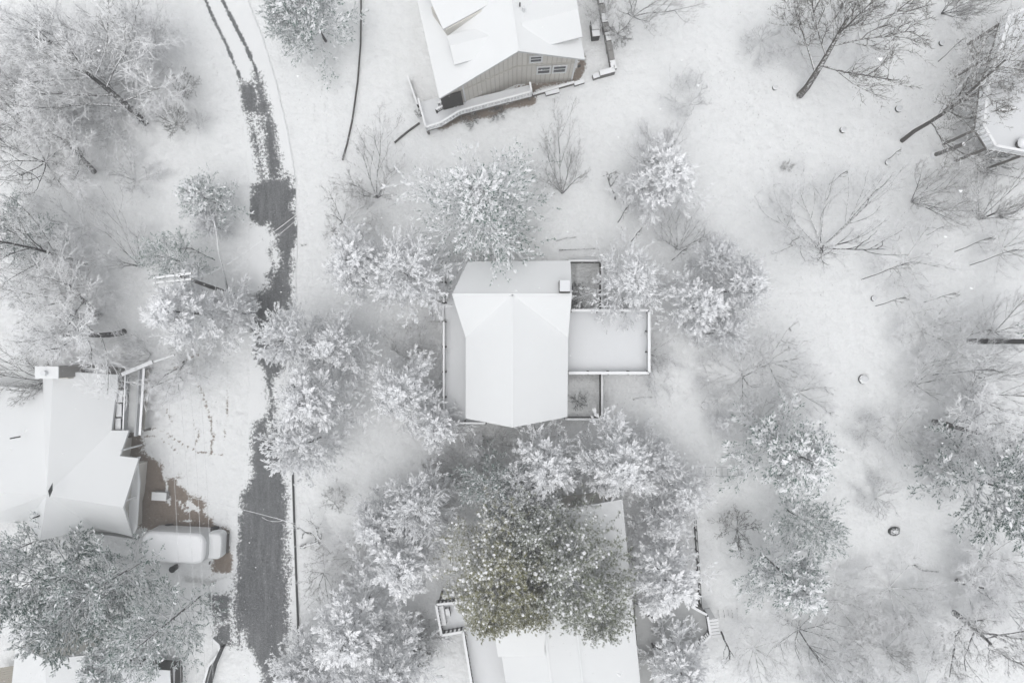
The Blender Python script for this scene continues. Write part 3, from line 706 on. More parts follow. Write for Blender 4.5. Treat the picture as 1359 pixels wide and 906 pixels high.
# ---- south house
SE_, SR = 5.4, 8.0
s = thing('house', 'big white-roofed house at the bottom edge partly under the olive pine', 'house', W(750, 820, 0))
Ps = {'n': W(704, 684, SR), 's': W(738, 930, SR), 's2': W(742, 990, SR), 'en': W(826, 662, SE_), 'es': W(858, 990, SE_), 'wn': W(640, 700, SE_), 'ws': W(684, 990, SE_)}
Fs = [('n', 's2', 'ws', 'wn'), ('n', 'en', 'es', 's2')]
house_shell(s, (Ps, Fs), eave=.5, wall='siding')
mb = MB(); ridge(mb, Ps['n'], Ps['s2'], .2); mb.build('ridge_cap', ['roof_snow'], s)
mb = MB(); mb.slab([W(652, 815, 7.6), W(724, 812, 8.25), W(722.5, 870, 8.25), W(661, 871, 7.6), ], .2, 0, 1); mb.build('dormer', ['roof_snow', 'fascia'], s)
mb = MB(); mb.slab([W(656, 818, 7.35), W(716, 816, 7.7), W(716, 866, 7.7), W(664, 867, 7.35)], 1.8, 0, 0); mb.build('dormer_wall', ['siding'], s)
mb = MB(); q = W(765, 850, 7.2); mb.beam(W(765, 830, 7.42), W(776, 930, 7.42), .10, .04); mb.build('roof_step', ['roof_snow'], s)
zd = 2.7
dp = [W(581, 797, zd), W(588, 836, zd), W(616, 831, zd), W(631, 925, zd), W(690, 925, zd), W(680, 800, zd)]
d5 = deck('deck', 'snowy deck with white baluster railing at the west side of the bottom house', dp, zd, legs=[W(x, y, zd) for x, y in ((583, 799), (589, 834), (617, 834), (627, 896))])
railing(d5, [W(616, 792, zd), W(580.5, 796, zd), W(587.5, 836, zd), W(615.5, 831, zd), W(631, 925, zd)], 1.0, 2.2, .34, postmat='white_frame', balmat='dark_wood', capw=.2, balw=.14)
mb = MB()
def bench(label, px, py, w_, l_, rot, parent_z):
    o = thing('bench', label, 'bench', W(px, py, parent_z)); q = o.location
    mb = MB(); mb.box((q.x, q.y, q.z + .42), (w_, l_, .08), rot, 0, 1); mb.build('seat', ['dark_wood', 'snow'], o)
    R = Matrix.Rotation(rot, 3, 'Z'); e = R @ Vector((-w_ / 2, 0, 0))
    mb = MB(); mb.box((q.x + e.x, q.y + e.y, q.z + .68), (.07, l_, .45), rot, 0, 1); mb.build('backrest', ['dark_wood', 'snow'], o)
    for sx in (-1, 1):
        for sy in (-1, 1):
            e = R @ Vector((sx * w_ * .42, sy * l_ * .45, 0)); mb = MB(); mb.box((q.x + e.x, q.y + e.y, q.z + .19), (.07, .07, .38), rot); mb.build('leg', ['dark_wood'], o)
bench('long snow-covered bench in the corner of the bottom house deck', 587, 814, .55, 1.75, .16, zd)
bench('small snow-dusted chair beside the long bench on the bottom house deck', 595, 809, .4, .6, .16 + math.pi, zd)
# side deck, south-east
zq = 1.8
sd = [W(842, 800, zq), W(862, 812, zq), (W(886, 796, zq)), W(916, 799, zq), W(934, 809, zq), W(939, 838, zq), W(915, 862, zq), W(896, 872, zq), W(866, 852, zq), W(868, 925, zq), W(850, 925, zq)]
d6 = deck('deck', 'angular snow-covered deck at the east side of the bottom house', sd, zq, legs=[W(x, y, zq) for x, y in ((917, 800), (933, 810), (938, 837), (866, 853))], floor='grey_snow')
railing(d6, [W(914, 799, zq), W(934, 809.5, zq)], .95, 1.3, .2, balmat='dark_wood', capw=.2); railing(d6, [W(935, 812, zq), W(939, 836, zq), W(916, 860, zq), W(905, 868, zq)], .95, 1.6, .2, balmat='dark_wood', capw=.2)
railing(d6, [W(897, 873, zq), W(865, 853, zq), W(870, 886, zq)], .95, 1.3, .2, balmat='dark_wood', capw=.22); railing(d6, [W(858, 812, zq), W(864, 819, zq), W(884, 797, zq)], .95, 1.3, .2, balmat='dark_wood', capw=.2)
mb = MB(); mb.slab([W(934, 808, 1.6), W(942, 806.5, 1.6), W(949, 819, 1.6), W(940, 821, 1.6)], .15, 0, 0); mb.build('landing', ['rail_side'], d6)
for i in range(6):
    z = 1.45 - i * .24; mb = MB(); mb.beam(W(940.5 + i * .8, 823 + i * 4.2, z), W(952 + i * .9, 821.5 + i * 4.2, z), .26, .07, 0, 1); mb.build('tread', ['dark_wood', 'snow'], d6)
ft = [W(924, 690, 1), W(926, 720, 1), W(929, 760, 1), W(931, 804, 1)]
o = thing('yard_fence', 'thin dark wire fence running straight north from the angular deck', 'fence', W(924, 690, 0))
mb = MB()
for a, b in zip(ft, ft[1:]): mb.beam(a + Vector((0, 0, -.06)), b + Vector((0, 0, -.06)), .05, .06); mb.beam(Vector((a.x, a.y, .4)), Vector((b.x, b.y, .4)), .04, .04); mb.beam(Vector((a.x, a.y, .05)), Vector((b.x, b.y, .05)), .05, .3)
mb.build('rail', ['dark_wood'], o)
for i in range(9):
    p = W(924 + i * .85, 690 + i * 14.2, 1); mb = MB(); mb.box((p.x, p.y, .5), (.1, .1, 1.0)); mb.build('post', ['dark_wood'], o)
o = thing('rail_fence', 'faint snow-covered rail fence with upright slats left of the green-grey pine', 'fence', W(930, 626, 0))
for (y_, z) in ((620, .7), (631, .12)):
    mb = MB(); mb.beam(W(928, y_, z), W(988, y_ + (1 if z < .5 else -.5), z), .035, .03); mb.build('rail', ['rail_side'], o)
for i in range(9):
    x = 922 + i * 7.2; mb = MB(); mb.beam(W(x, 619.5, .66), W(x + .2, 630.5 + (i % 3), .1), .04, .04); mb.build('slat', ['rail_side'], o)
for i, (x, l) in enumerate([(953, 9), (960, 9), (966, 8), (971, 9), (978, 12)]):
    o = thing('garden_stake', ['short dark stake first beside the deck stairs', 'second short stake right of the deck stairs', 'middle stake of the row right of the deck stairs', 'fourth faint stake right of the deck stairs', 'longest and darkest stake at the end of the row right of stairs'][i], 'stake', W(x, 820, 0), 'stakes beside the deck stairs')
    mb = MB(); mb.tube([W(x + 1.5, 810 + l, 0), W(x, 809 - (3 if i == 4 else 0), .5)], [.03, .03], 5); mb.build('shaft', ['wood'], o)

# ---- south-west house
v_ = thing('house', 'house with beige gable wall under green pine at bottom left corner', 'house', W(80, 900, 0))
Pv = {'p': W(60, 874, 5.5), 'q': W(62, 960, 5.5), 'l': W(21, 857, 3.6), 'l2': W(10, 960, 3.6), 'r': W(128, 868, 4.0), 'r2': W(132, 960, 4.0)}
mb = MB(); mb.slab([Pv['l'], Pv['p'], Pv['q'], Pv['l2']], .2, 0, 1); mb.slab([Pv['p'], Pv['r'], Pv['r2'], Pv['q']], .2, 0, 1); mb.build('roof', ['roof_snow', 'fascia'], v_)
mb = MB(); g0 = W(36, 852, 0); 
a = Vector((Pv['l'].x + .2, Pv['l'].y - .15, 0)); b = Vector((Pv['r'].x - .2, Pv['p'].y - .1, 0))
mb.add([a, b, (b.x, b.y, 3.8), (Pv['p'].x, Pv['p'].y - .12, 5.2), (a.x, a.y, 3.4)], [(0, 1, 2, 3, 4)])
mb.add([a, (a.x, a.y, 3.4), (Pv['l2'].x + .3, Pv['l2'].y, 3.4), (Pv['l2'].x + .3, Pv['l2'].y, 0)], [(0, 1, 2, 3)])
mb.build('wall', ['beige'], v_)
mb = MB(); mb.slab([W(36, 855, .9), W(62, 873, .9), W(104, 866, .9), W(104, 842, .9), W(70, 848, .9)], .3, 0, 0); mb.build('terrace', ['deck_board'], v_)
o = thing('board_deck', 'bare beige board deck in the bottom left corner', 'deck', W(8, 900, 0))
for i in range(9):
    mb = MB(); mb.beam(W(-6, 888 + i * 3.1, 1.2), W(19, 884 + i * 3.1, 1.2), .19, .05); mb.build('board', ['deck_board'], o)
# flat garage roof and things near the bottom edge
o = thing('shed', 'low shed with flat snowy roof at the bottom edge near the driveway', 'shed', W(195, 895, 0))
mb = MB(); mb.slab([W(150, 884, 2.4), W(226, 889, 2.4), W(228, 940, 2.4), W(150, 940, 2.4)], .18, 0, 1); mb.build('roof', ['deck_snow', 'dark_wood'], o)
mb = MB(); mb.slab([W(154, 887, 2.3), W(224, 892, 2.3), W(226, 938, 2.3), W(154, 938, 2.3)], 2.3, 0, 0); mb.build('wall', ['dark_wood'], o)
wall_line('yard_fence', 'dark snow-dusted fence beside the low shed at the bottom edge', [W(231, 884, 1.5), W(230, 930, 1.5)], 1.5, .2, 'fence', 'snow', 'dark_wood')
wall_line('driveway_wall', 'dark curving retaining wall edge below the south driveway', [W(295, 858, .6), W(290, 868, .6), (W(283, 884, .6)), W(274, 920, .6)], .6, .22, 'wall', None, 'kerb')
wall_line('driveway_wall', 'snow-capped curved wall edge just left of the dark retaining wall', [W(281, 848, .6), W(290, 856, .6), W(291, 866, .6), W(276, 884, .6), W(266, 920, .6)], .5, .2, 'wall', 'snow', 'rail_side')

# ---- east deck on tall posts (top right)
zt = 4.6
td = [W(1400, -5, zt), W(1359, 14, zt), W(1327, 30, zt), W(1316, 70, zt), W(1300, 120, zt), W(1294, 172, zt), W(1310, 198, zt), W(1362, 208, zt), W(1420, 212, zt), W(1440, 100, zt), W(1440, 0, zt)]
d7 = deck('raised_deck', 'raised snowy deck with white railing on tall posts at right edge', td, zt, legs=[W(x, y, zt) for x, y in ((1318, 72), (1300, 122), (1295, 172), (1312, 196), (1358, 206), (1330, 30))])
railing(d7, [W(1400, -5, zt), W(1359, 14, zt), W(1327, 30, zt), W(1316, 70, zt), W(1300, 120, zt), W(1294, 172, zt), W(1310, 198, zt), W(1362, 208, zt), W(1420, 212, zt)], 1.05, 1.9, .34, postmat='white_frame', balmat='flake', capw=.22, balw=.13)
o = thing('deck_pillar', 'stout grey round support pillar below the raised deck', 'pillar', W(1240, 206, 0))
top = W(1282, 185, zt - .5); bs = W(1240, 206, 0)
mb = MB(); mb.tube([bs, Vector((bs.x + .15, bs.y - .1, 4.0))], [.2, .18], 10); mb.build('shaft', ['stone'], o); mb = MB(); mb.tube([bs, bs + Vector((0, 0, .25))], [.38, .32], 12); mb.build('footing', ['snow'], o)
o = thing('covered_planter', 'rounded snow-heaped pot standing on the raised deck', 'planter', W(1352, 192, zt)); q = o.location
mb = MB(); mb.tube([q, q + Vector((0, 0, .5))], [.35, .45], 12); mb.build('pot', ['dark_wood'], o); mb = MB(); mb.lump(q + Vector((0, 0, .5)), (.5, .5, .35), 0, 12, 4, .05); mb.build('snow_heap', ['snow'], o, smooth=True)
o = thing('parasol', 'folded brown deck parasol lying across the raised deck', 'parasol', W(1335, 150, zt)); q = o.location
mb = MB(); mb.tube([q + Vector((-.9, .1, .3)), q + Vector((-.2, .25, .35)), q + Vector((.7, .35, .3))], [.08, .32, .1], 8); mb.build('canopy', ['twig_brown'], o); mb = MB(); mb.tube([q + Vector((-1.4, 0, .3)), q + Vector((-.9, .1, .3))], [.03, .03], 6); mb.build('pole', ['dark_wood'], o)

# ------------------------------------------------------------------ vegetation generators
def nrm(v): return v / (np.linalg.norm(v, axis=-1, keepdims=True) + 1e-9)
def frames(D):
    up = np.zeros_like(D); up[..., 2] = 1; par = np.abs(D[..., 2]) > .97; up[par] = (1, 0, 0)
    U = nrm(np.cross(D, up)); return U, np.cross(D, U)
def tubes(P_, R_, m):
    """P_ (N,k,3) polylines, R_ (N,k) radii -> verts, quads"""
    N, k, _ = P_.shape
    D = np.empty_like(P_); D[:, 1:-1] = P_[:, 2:] - P_[:, :-2]; D[:, 0] = P_[:, 1] - P_[:, 0]; D[:, -1] = P_[:, -1] - P_[:, -2]
    D = nrm(D); U, Wv = frames(D)
    a = np.arange(m) * 2 * np.pi / m + np.pi / 2
    V_ = P_[:, :, None] + R_[:, :, None, None] * (U[:, :, None] * np.cos(a)[None, None, :, None] + Wv[:, :, None] * np.sin(a)[None, None, :, None])
    idx = np.arange(N * k * m).reshape(N, k, m); nxt = np.roll(idx, -1, axis=2)
    F_ = np.stack([idx[:, :-1], nxt[:, :-1], nxt[:, 1:], idx[:, 1:]], -1).reshape(-1, 4)
    return V_.reshape(-1, 3), F_
def polyl(r, S0, D0, L, k, wander, lift):
    """polylines from starts S0 along D0 with length L; lift bends them upward"""
    N = len(S0); P_ = np.zeros((N, k, 3)); P_[:, 0] = S0; D = D0.copy(); st_ = L / (k - 1)
    for i in range(1, k):
        D = nrm(D + r.normal(0, wander, (N, 3)) + np.array([0, 0, lift])); P_[:, i] = P_[:, i - 1] + D * st_[:, None]
    return P_
def children(r, P_, R_, L, n, t0, t1, ang, lr, rr, jit=.25):
    N, k, _ = P_.shape
    t = np.clip(t0 + (t1 - t0) * (np.arange(n)[None] + r.random((N, n))) / n, 0, .999) * (k - 1)
    i = np.floor(t).astype(int); f = (t - i)[..., None]; rows = np.arange(N)[:, None]
    A_ = P_[rows, i]; B_ = P_[rows, i + 1]; S0 = A_ * (1 - f) + B_ * f
    T = nrm(B_ - A_); U, Wv = frames(T); ph = r.random((N, 1)) * 6.28 + np.arange(n)[None] * 2.4 + r.normal(0, .4, (N, n))
    a = ang * (1 + r.normal(0, jit, (N, n)))
    D = T * np.cos(a)[..., None] + (U * np.cos(ph)[..., None] + Wv * np.sin(ph)[..., None]) * np.sin(a)[..., None]
    Ln = L[:, None] * lr * (1.15 - .6 * t / (k - 1)) * (1 + r.normal(0, .2, (N, n)))
    Rn = np.minimum((R_[rows, i] * (1 - f[..., 0]) + R_[rows, i + 1] * f[..., 0]) * rr, R_[rows, i])
    return S0.reshape(-1, 3), nrm(D.reshape(-1, 3)), np.abs(Ln.reshape(-1)) + .05, Rn.reshape(-1)
def merge(parts):
    V_ = []; F_ = []; o = 0
    for v, f in parts: V_.append(v); F_.append(f + o); o += len(v)
    return np.concatenate(V_), np.concatenate(F_)

BARE = {}
def bare_template(key, seed, stems=1, H=10., spread=.5, n=(7, 7, 7, 5), trunk_r=.2, lens=(.6, .5, .45, .42), ang=(.6, .65, .7, .7), lift=.08, trunk_len=.55, wander=.1, rt=.012, tfirst=.3):
    r = np.random.default_rng(seed)
    if stems == 1: S0 = np.zeros((1, 3)); D0 = nrm(np.array([[.03, .02, 1.]])); L = np.array([H * trunk_len]); R0 = np.array([trunk_r])
    else:
        a = np.arange(stems) * 6.283 / stems + r.random(stems) * .8; S0 = np.stack([np.cos(a), np.sin(a), a * 0], -1) * trunk_r
        D0 = nrm(np.stack([np.cos(a) * spread, np.sin(a) * spread, np.ones(stems)], -1)); L = H * trunk_len * (1 + r.normal(0, .15, stems)); R0 = np.full(stems, trunk_r * .55)
    k = 8; P_ = polyl(r, S0, D0, L, k, wander * .35, .02); R_ = R0[:, None] * np.linspace(1.1, .38, k)[None]
    trunk = [tubes(P_, R_, 8)]; crown = []
    cfg = [(7, 6, tfirst, 1.0), (6, 4, .18, 1.0), (5, 3, .12, 1.0), (3, 3, .08, 1.0)]
    for lv in range(len(n)):
        k, m, t0, t1 = cfg[lv]
        S1, D1, L, R1 = children(r, P_, R_, L, n[lv], t0, t1, ang[lv], lens[lv] * (1.25 if lv == 0 else 1), [.5, .5, .5, .6][lv])
        R1 = np.maximum(R1, rt * [3, 2, 1.3, 1][lv])
        P_ = polyl(r, S1, D1, L, k, wander * (1 + .3 * lv), lift); R_ = R1[:, None] * np.linspace(1, .4, k)[None]
        (trunk if lv == 0 else crown).append(tubes(P_, R_, m))
    tv, tf = merge(trunk); cv, cf = merge(crown)
    rad = np.percentile(np.hypot(cv[:, 0], cv[:, 1]), 93); top = np.percentile(cv[:, 2], 98)
    BARE[key] = (np_mesh(key + '_trunk', tv, tf, ['bark'], smooth=True), np_mesh(key + '_crown', cv, cf, ['twig'], smooth=False), rad, top)

bare_template('broad1', 1, 1, 10, n=(8, 8, 7, 8), ang=(.55, .55, .6, .65), trunk_r=.12, rt=.009)
bare_template('broad2', 2, 1, 10, n=(9, 8, 7, 8), ang=(.65, .55, .6, .65), trunk_len=.5, trunk_r=.12, rt=.0085)
bare_template('vase1', 3, 6, 9, spread=.5, n=(6, 7, 6, 5), trunk_r=.10, trunk_len=.62, ang=(.4, .45, .5, .6), rt=.008)
bare_template('vase2', 4, 11, 8, spread=.75, n=(5, 5, 5, 5), trunk_r=.08, trunk_len=.62, ang=(.45, .45, .5, .6), wander=.1, rt=.008)
bare_template('shrub1', 5, 14, 3, spread=.9, n=(4, 4, 4), trunk_r=.04, trunk_len=.75, ang=(.45, .55, .6), lens=(.5, .5, .5), wander=.14, rt=.0085)
bare_template('shrub2', 6, 16, 3, spread=1.2, n=(4, 4, 4), trunk_r=.04, trunk_len=.75, ang=(.5, .6, .7), lens=(.5, .5, .5), wander=.16, rt=.0085)
bare_template('sapling', 7, 1, 6, n=(4, 4, 3), trunk_r=.05, trunk_len=.95, ang=(.3, .4, .5), lens=(.30, .5, .5), wander=.16, rt=.009, tfirst=.5)
bare_template('tall1', 8, 1, 14, n=(12, 8, 7, 6), trunk_r=.115, trunk_len=.8, ang=(.7, .6, .65, .65), lens=(.36, .48, .45, .42), rt=.009)

def copy_mat(o, mat):
    o.material_slots[0].link = 'OBJECT'; o.material_slots[0].material = M[mat]

def bare(key, name, label, cat, base, crown, r, h, bark='bark', twig='twig', rot=None, group=None):
    """base px, crown-centre px, crown radius px, height m"""
    tm, cm, rad, top = BARE[key]
    zc = h * .62; b0 = W(*base, 0); c0 = W(*crown, zc); rw = r / S * (HC - zc) / HC
    o = thing(name, label, cat, b0, group)
    lean = Vector((c0.x - b0.x, c0.y - b0.y, zc))
    if lean.normalized().z < .72: lean = Vector((lean.x, lean.y, Vector((lean.x, lean.y)).length * 1.05))
    q = Vector((0, 0, 1)).rotation_difference(lean.normalized())
    rz = random.uniform(0, 6.28) if rot is None else rot
    o.rotation_mode = 'QUATERNION'; o.rotation_quaternion = q @ Euler((0, 0, rz)).to_quaternion()
    o.scale = (rw / rad, rw / rad, h / top)
    t_ = bpy.data.objects.new('trunk', tm); COL.objects.link(t_); t_.parent = o; copy_mat(t_, bark)
    c_ = bpy.data.objects.new('crown', cm); COL.objects.link(c_); c_.parent = o; copy_mat(c_, twig)
    return o

# ---- conifers
def spike_template(r, n, kind):
    """needle bunch along +X of unit length: n slim 3-sided spikes; returns verts, tris"""
    V_ = []; F_ = []
    for i in range(n):
        if kind == 'finger':
            x0 = .05 + .75 * i / n; ph = i * 2.4 + r.random(); a = .55 + r.normal(0, .12)
            d = np.array([math.cos(a), math.sin(a) * math.cos(ph), math.sin(a) * math.sin(ph)]); L = .46 * (1 - .35 * r.random()); b0 = np.array([x0, 0, 0])
        else:
            z = r.uniform(-.35, 1); ph = i * 2.4; s_ = math.sqrt(max(0, 1 - z * z)); d = np.array([z * .8 + .2, s_ * math.cos(ph), s_ * math.sin(ph)]); d /= np.linalg.norm(d); L = .55 * (1 - .3 * r.random()); b0 = np.array([.25, 0, 0]) + d * .03
        u = np.cross(d, [0.3, .2, .9]); u /= np.linalg.norm(u); w_ = np.cross(d, u); rr = .068 if kind == 'finger' else .034
        o_ = len(V_)
        for k in range(3): V_.append(b0 + (u * math.cos(k * 2.09) + w_ * math.sin(k * 2.09)) * rr)
        V_.append(b0 + d * L)
        F_ += [(o_, o_ + 1, o_ + 3), (o_ + 1, o_ + 2, o_ + 3), (o_ + 2, o_, o_ + 3)]
    return np.array(V_), np.array(F_)
def lump_template(r, kind):
    V_ = []; m = 4
    prof = [(0.1, .08), (.5, .20), (.95, .06)] if kind == 'finger' else [(.2, .08), (.40, .20), (.58, .08)]
    for x, rad in prof:
        for k in range(m):
            a = 2 * math.pi * k / m; V_.append((x, rad * math.cos(a) * (1 + r.normal(0, .15)), rad * .8 * math.sin(a) * (1 + r.normal(0, .15)) + .05))
    F_ = []
    for i in range(len(prof) - 1):
        for k in range(m):
            k2 = (k + 1) % m; a_, b_, c_, d_ = i * m + k, i * m + k2, (i + 1) * m + k2, (i + 1) * m + k; F_ += [(a_, b_, c_), (a_, c_, d_)]
    e = (len(prof) - 1) * m; F_ += [(e, e + 1, e + 2), (e, e + 2, e + 3)]
    return np.array(V_), np.array(F_)

PINE = {}
def pine_template(key, seed, R=3.6, H=11., nmain=46, nside=9, nfing=3, kind='finger', fl=.5, lump_p=.75, white_p=.45, needle='needle', shape='cone', nspk=9, wind=0., jag=.18, lump_s=1.0, droop=0.0, lk=None):
    r = np.random.default_rng(seed)
    f = np.sort(r.random(nmain)) ** .85 * .86 + .12
    ph = np.arange(nmain) * 2.4 + r.normal(0, .3, nmain)
    if shape == 'cone': L = R * (1.02 - f) ** .62
    else: L = R * np.sqrt(np.clip(1.02 - ((f - .35) / .68) ** 2, .02, 1)) * np.where(f < .3, .8, 1)
    # lobes: some sectors reach further
    lob = 1 + jag * .6 * np.sin(3 * ph + r.random() * 6) + r.normal(0, jag * .5, nmain); L = np.clip(L * lob, .3, R * 1.25)
    el = np.interp(f, [0, .5, 1], [.02 - droop, .35, .9])
    D = np.stack([np.cos(ph) * np.cos(el), np.sin(ph) * np.cos(el), np.sin(el)], -1)
    S0 = np.stack([np.zeros(nmain), np.zeros(nmain), f * H * .93], -1)
    Pm = polyl(r, S0, D, L, 6, .07, .015 - .03 * droop); Rm = (.022 + .012 * L)[:, None] * np.linspace(1, .3, 6)[None]
    br = [tubes(Pm, Rm, 5)]
    # side branchlets, flattened into a horizontal spray
    S1, D1, L1, R1 = children(r, Pm, Rm, L, nside, .18, 1.0, .75, .42, .6)
    D1 = nrm(D1 * np.array([1, 1, .45]) + np.array([0, 0, .12])); L1 = np.clip(L1, .25, 1.6)
    Ps_ = polyl(r, S1, D1, L1, 4, .10, .05); Rs = np.maximum(R1, .012)[:, None] * np.linspace(1, .4, 4)[None]
    br.append(tubes(Ps_, Rs, 3))
    S2, D2, L2, R2 = children(r, Ps_, Rs, L1, nfing, .25, 1.0, .6, .5, .6)
    tips = Ps_[:, -1]; td_ = nrm(Ps_[:, -1] - Ps_[:, -2]); mt = Pm[:, -1]; md = nrm(Pm[:, -1] - Pm[:, -2])
    FS = np.concatenate([S2, tips, mt, S0[-3:] + [0, 0, H * .05]]); FD = np.concatenate([D2, td_, md, np.tile([[0, .1, 1.]], (3, 1))])
    if kind == 'tuft': FD = nrm(FD * np.array([1, 1, .4]) + np.array([0, 0, .8]))
    else: FD = nrm(FD * np.array([1, 1, .6]) + np.array([0, 0, .10]))
    N = len(FS); size = fl * (1 + r.normal(0, .22, N)).clip(.45, 1.6)
    U, Wv = frames(FD); Wv = np.where(Wv[:, 2:3] < 0, -Wv, Wv); U = np.cross(Wv, FD)
    roll = r.normal(0, .5, N); U2 = U * np.cos(roll)[:, None] + Wv * np.sin(roll)[:, None]; W2 = -U * np.sin(roll)[:, None] + Wv * np.cos(roll)[:, None]
    Vs, Fs_, Mi = [], [], []; off = 0
    # three spike templates
    tid = r.integers(0, 3, N)
    # snow share: heavier towards the weather side (north-west)
    hor = FS[:, :2] / R; side = (hor @ np.array([-.6, .8])) * wind
    snow_amt = np.clip(lump_p + side + r.normal(0, .1, N), 0, 1)
    for t in range(3):
        tv, tf = spike_template(np.random.default_rng(seed * 7 + t), nspk, kind); sel = np.where(tid == t)[0]
        B_ = np.stack([FD[sel], U2[sel], W2[sel]], 1)  # rows
        v = np.einsum('vi,nij->nvj', tv, B_) * size[sel][:, None, None] + FS[sel][:, None]
        nf = len(tv); ff = tf[None] + (np.arange(len(sel)) * nf)[:, None, None] + off
        Vs.append(v.reshape(-1, 3)); Fs_.append(ff.reshape(-1, 3)); off += len(sel) * nf
        sd = tv.reshape(nspk, 4, 3); sd = nrm(sd[:, 3] - sd[:, :3].mean(1)); dz = np.einsum('vi,nij->nvj', sd, B_)[..., 2]
        w_ = (np.clip(white_p + side[sel] + r.normal(0, .12, len(sel)), 0, 1)[:, None] + (.55 * dz if kind == 'finger' else .1 * dz)) > r.random((len(sel), nspk)) * .9 + .1
        Mi.append(np.repeat(w_.reshape(-1), 3).astype(int))
    tv, tf = lump_template(np.random.default_rng(seed * 7 + 5), lk or kind); sel = np.where(snow_amt > r.random(N))[0]
    B_ = np.stack([FD[sel], U[sel], Wv[sel]], 1)
    ls = size[sel] * lump_s * (1 + r.normal(0, .25, len(sel))).clip(.4, 1.7)
    v = np.einsum('vi,nij->nvj', tv, B_) * ls[:, None, None] + FS[sel][:, None] + np.array([0, 0, .02])
    Vs.append(v.reshape(-1, 3)); Fs_.append((tf[None] + (np.arange(len(sel)) * len(tv))[:, None, None] + off).reshape(-1, 3)); Mi.append(np.ones(len(sel) * len(tf), int))
    cr = np_mesh(key + '_crown', np.concatenate(Vs), np.concatenate(Fs_), [needle, 'snow'], np.concatenate(Mi))
    bv, bf = merge(br); bm = np_mesh(key + '_branches', bv, bf, ['white_branch'], smooth=True)
    tz = np.linspace(0, H * .95, 9); tp = np.stack([np.cumsum(r.normal(0, .05, 9)) * 0, tz * 0, tz], -1)[None]
    tv, tf = tubes(tp, np.linspace(.13, .03, 9)[None], 8); tm = np_mesh(key + '_trunk', tv, tf, ['bark'], smooth=True)
    allr = np.hypot(FS[:, 0], FS[:, 1]); PINE[key] = (tm, bm, cr, np.percentile(allr, 92) + fl * .4, H)

pine_template('heavy1', 21, R=4.1, nmain=38, nside=14, nfing=8, lump_p=.85, white_p=0.72, fl=.34, nspk=8, lump_s=.88)
pine_template('heavy2', 22, R=4.1, nmain=36, nside=14, nfing=8, lump_p=.80, white_p=0.68, fl=.34, nspk=8, jag=.22, lump_s=.88)
pine_template('heavy3', 23, R=4.1, nmain=36, nside=14, nfing=8, lump_p=.90, white_p=.70, fl=.33, nspk=8, jag=.18, shape='dome', lump_s=.88)
pine_template('mid1', 24, R=4.3, nmain=38, nside=13, nfing=8, lump_p=0.65, white_p=.50, fl=.35, nspk=8, needle='needle_green', jag=.14, lump_s=0.82)
pine_template('mid2', 25, R=4.6, nmain=34, nside=12, nfing=6, lump_p=.16, white_p=.34, fl=.38, nspk=10, shape='dome', needle='needle_green')
pine_template('green1', 26, R=5.0, nmain=38, nside=13, nfing=7, lump_p=.20, white_p=.26, fl=.38, nspk=10, shape='dome', needle='needle_dark', wind=.15, jag=.15)
pine_template('spruce', 27, R=6.2, H=14, nmain=60, nside=15, nfing=5, lump_p=0.62, white_p=.50, fl=.34, nspk=9, needle='needle_green', droop=.1, jag=.25, wind=.25, lump_s=0.8)
pine_template('olive', 28, R=5.6, H=15, nmain=84, nside=14, nfing=4, kind='tuft', lump_p=.20, white_p=.10, fl=.46, needle='needle_olive', shape='dome', wind=.36, nspk=15, lump_s=1.15, jag=.1)
pine_template('tufty', 29, R=5.6, H=15, nmain=84, nside=14, nfing=4, kind='tuft', lump_p=.24, white_p=.16, fl=.46, needle='needle_sage', shape='dome', wind=.26, nspk=15, lump_s=1.15, jag=.1)
pine_template('sparse', 30, R=4.2, H=9, nmain=44, nside=13, nfing=5, lump_p=.80, white_p=.75, fl=.31, nspk=8, needle='twig_mid', jag=.2, lump_s=.8)

def pine(key, name, label, crown, r, h, rot=None, asp=1.0, cat='tree', group=None, needle=None):
    tm, bm, cr, rad, H = PINE[key]
    zc = h * .55; c0 = W(*crown, zc); rw = r / S * (HC - zc) / HC
    o = thing(name, label, cat, (c0.x, c0.y, 0), group)
    o.rotation_euler = (0, 0, random.uniform(-.5, .5) if rot is None else rot); o.scale = (rw / rad * asp, rw / rad / asp, h / H)
    for nm, me in (('trunk', tm), ('branches', bm), ('crown', cr)):
        q_ = bpy.data.objects.new(nm, me); COL.objects.link(q_); q_.parent = o
        if nm == 'crown' and needle: copy_mat(q_, needle)
    return o

exec_list = True
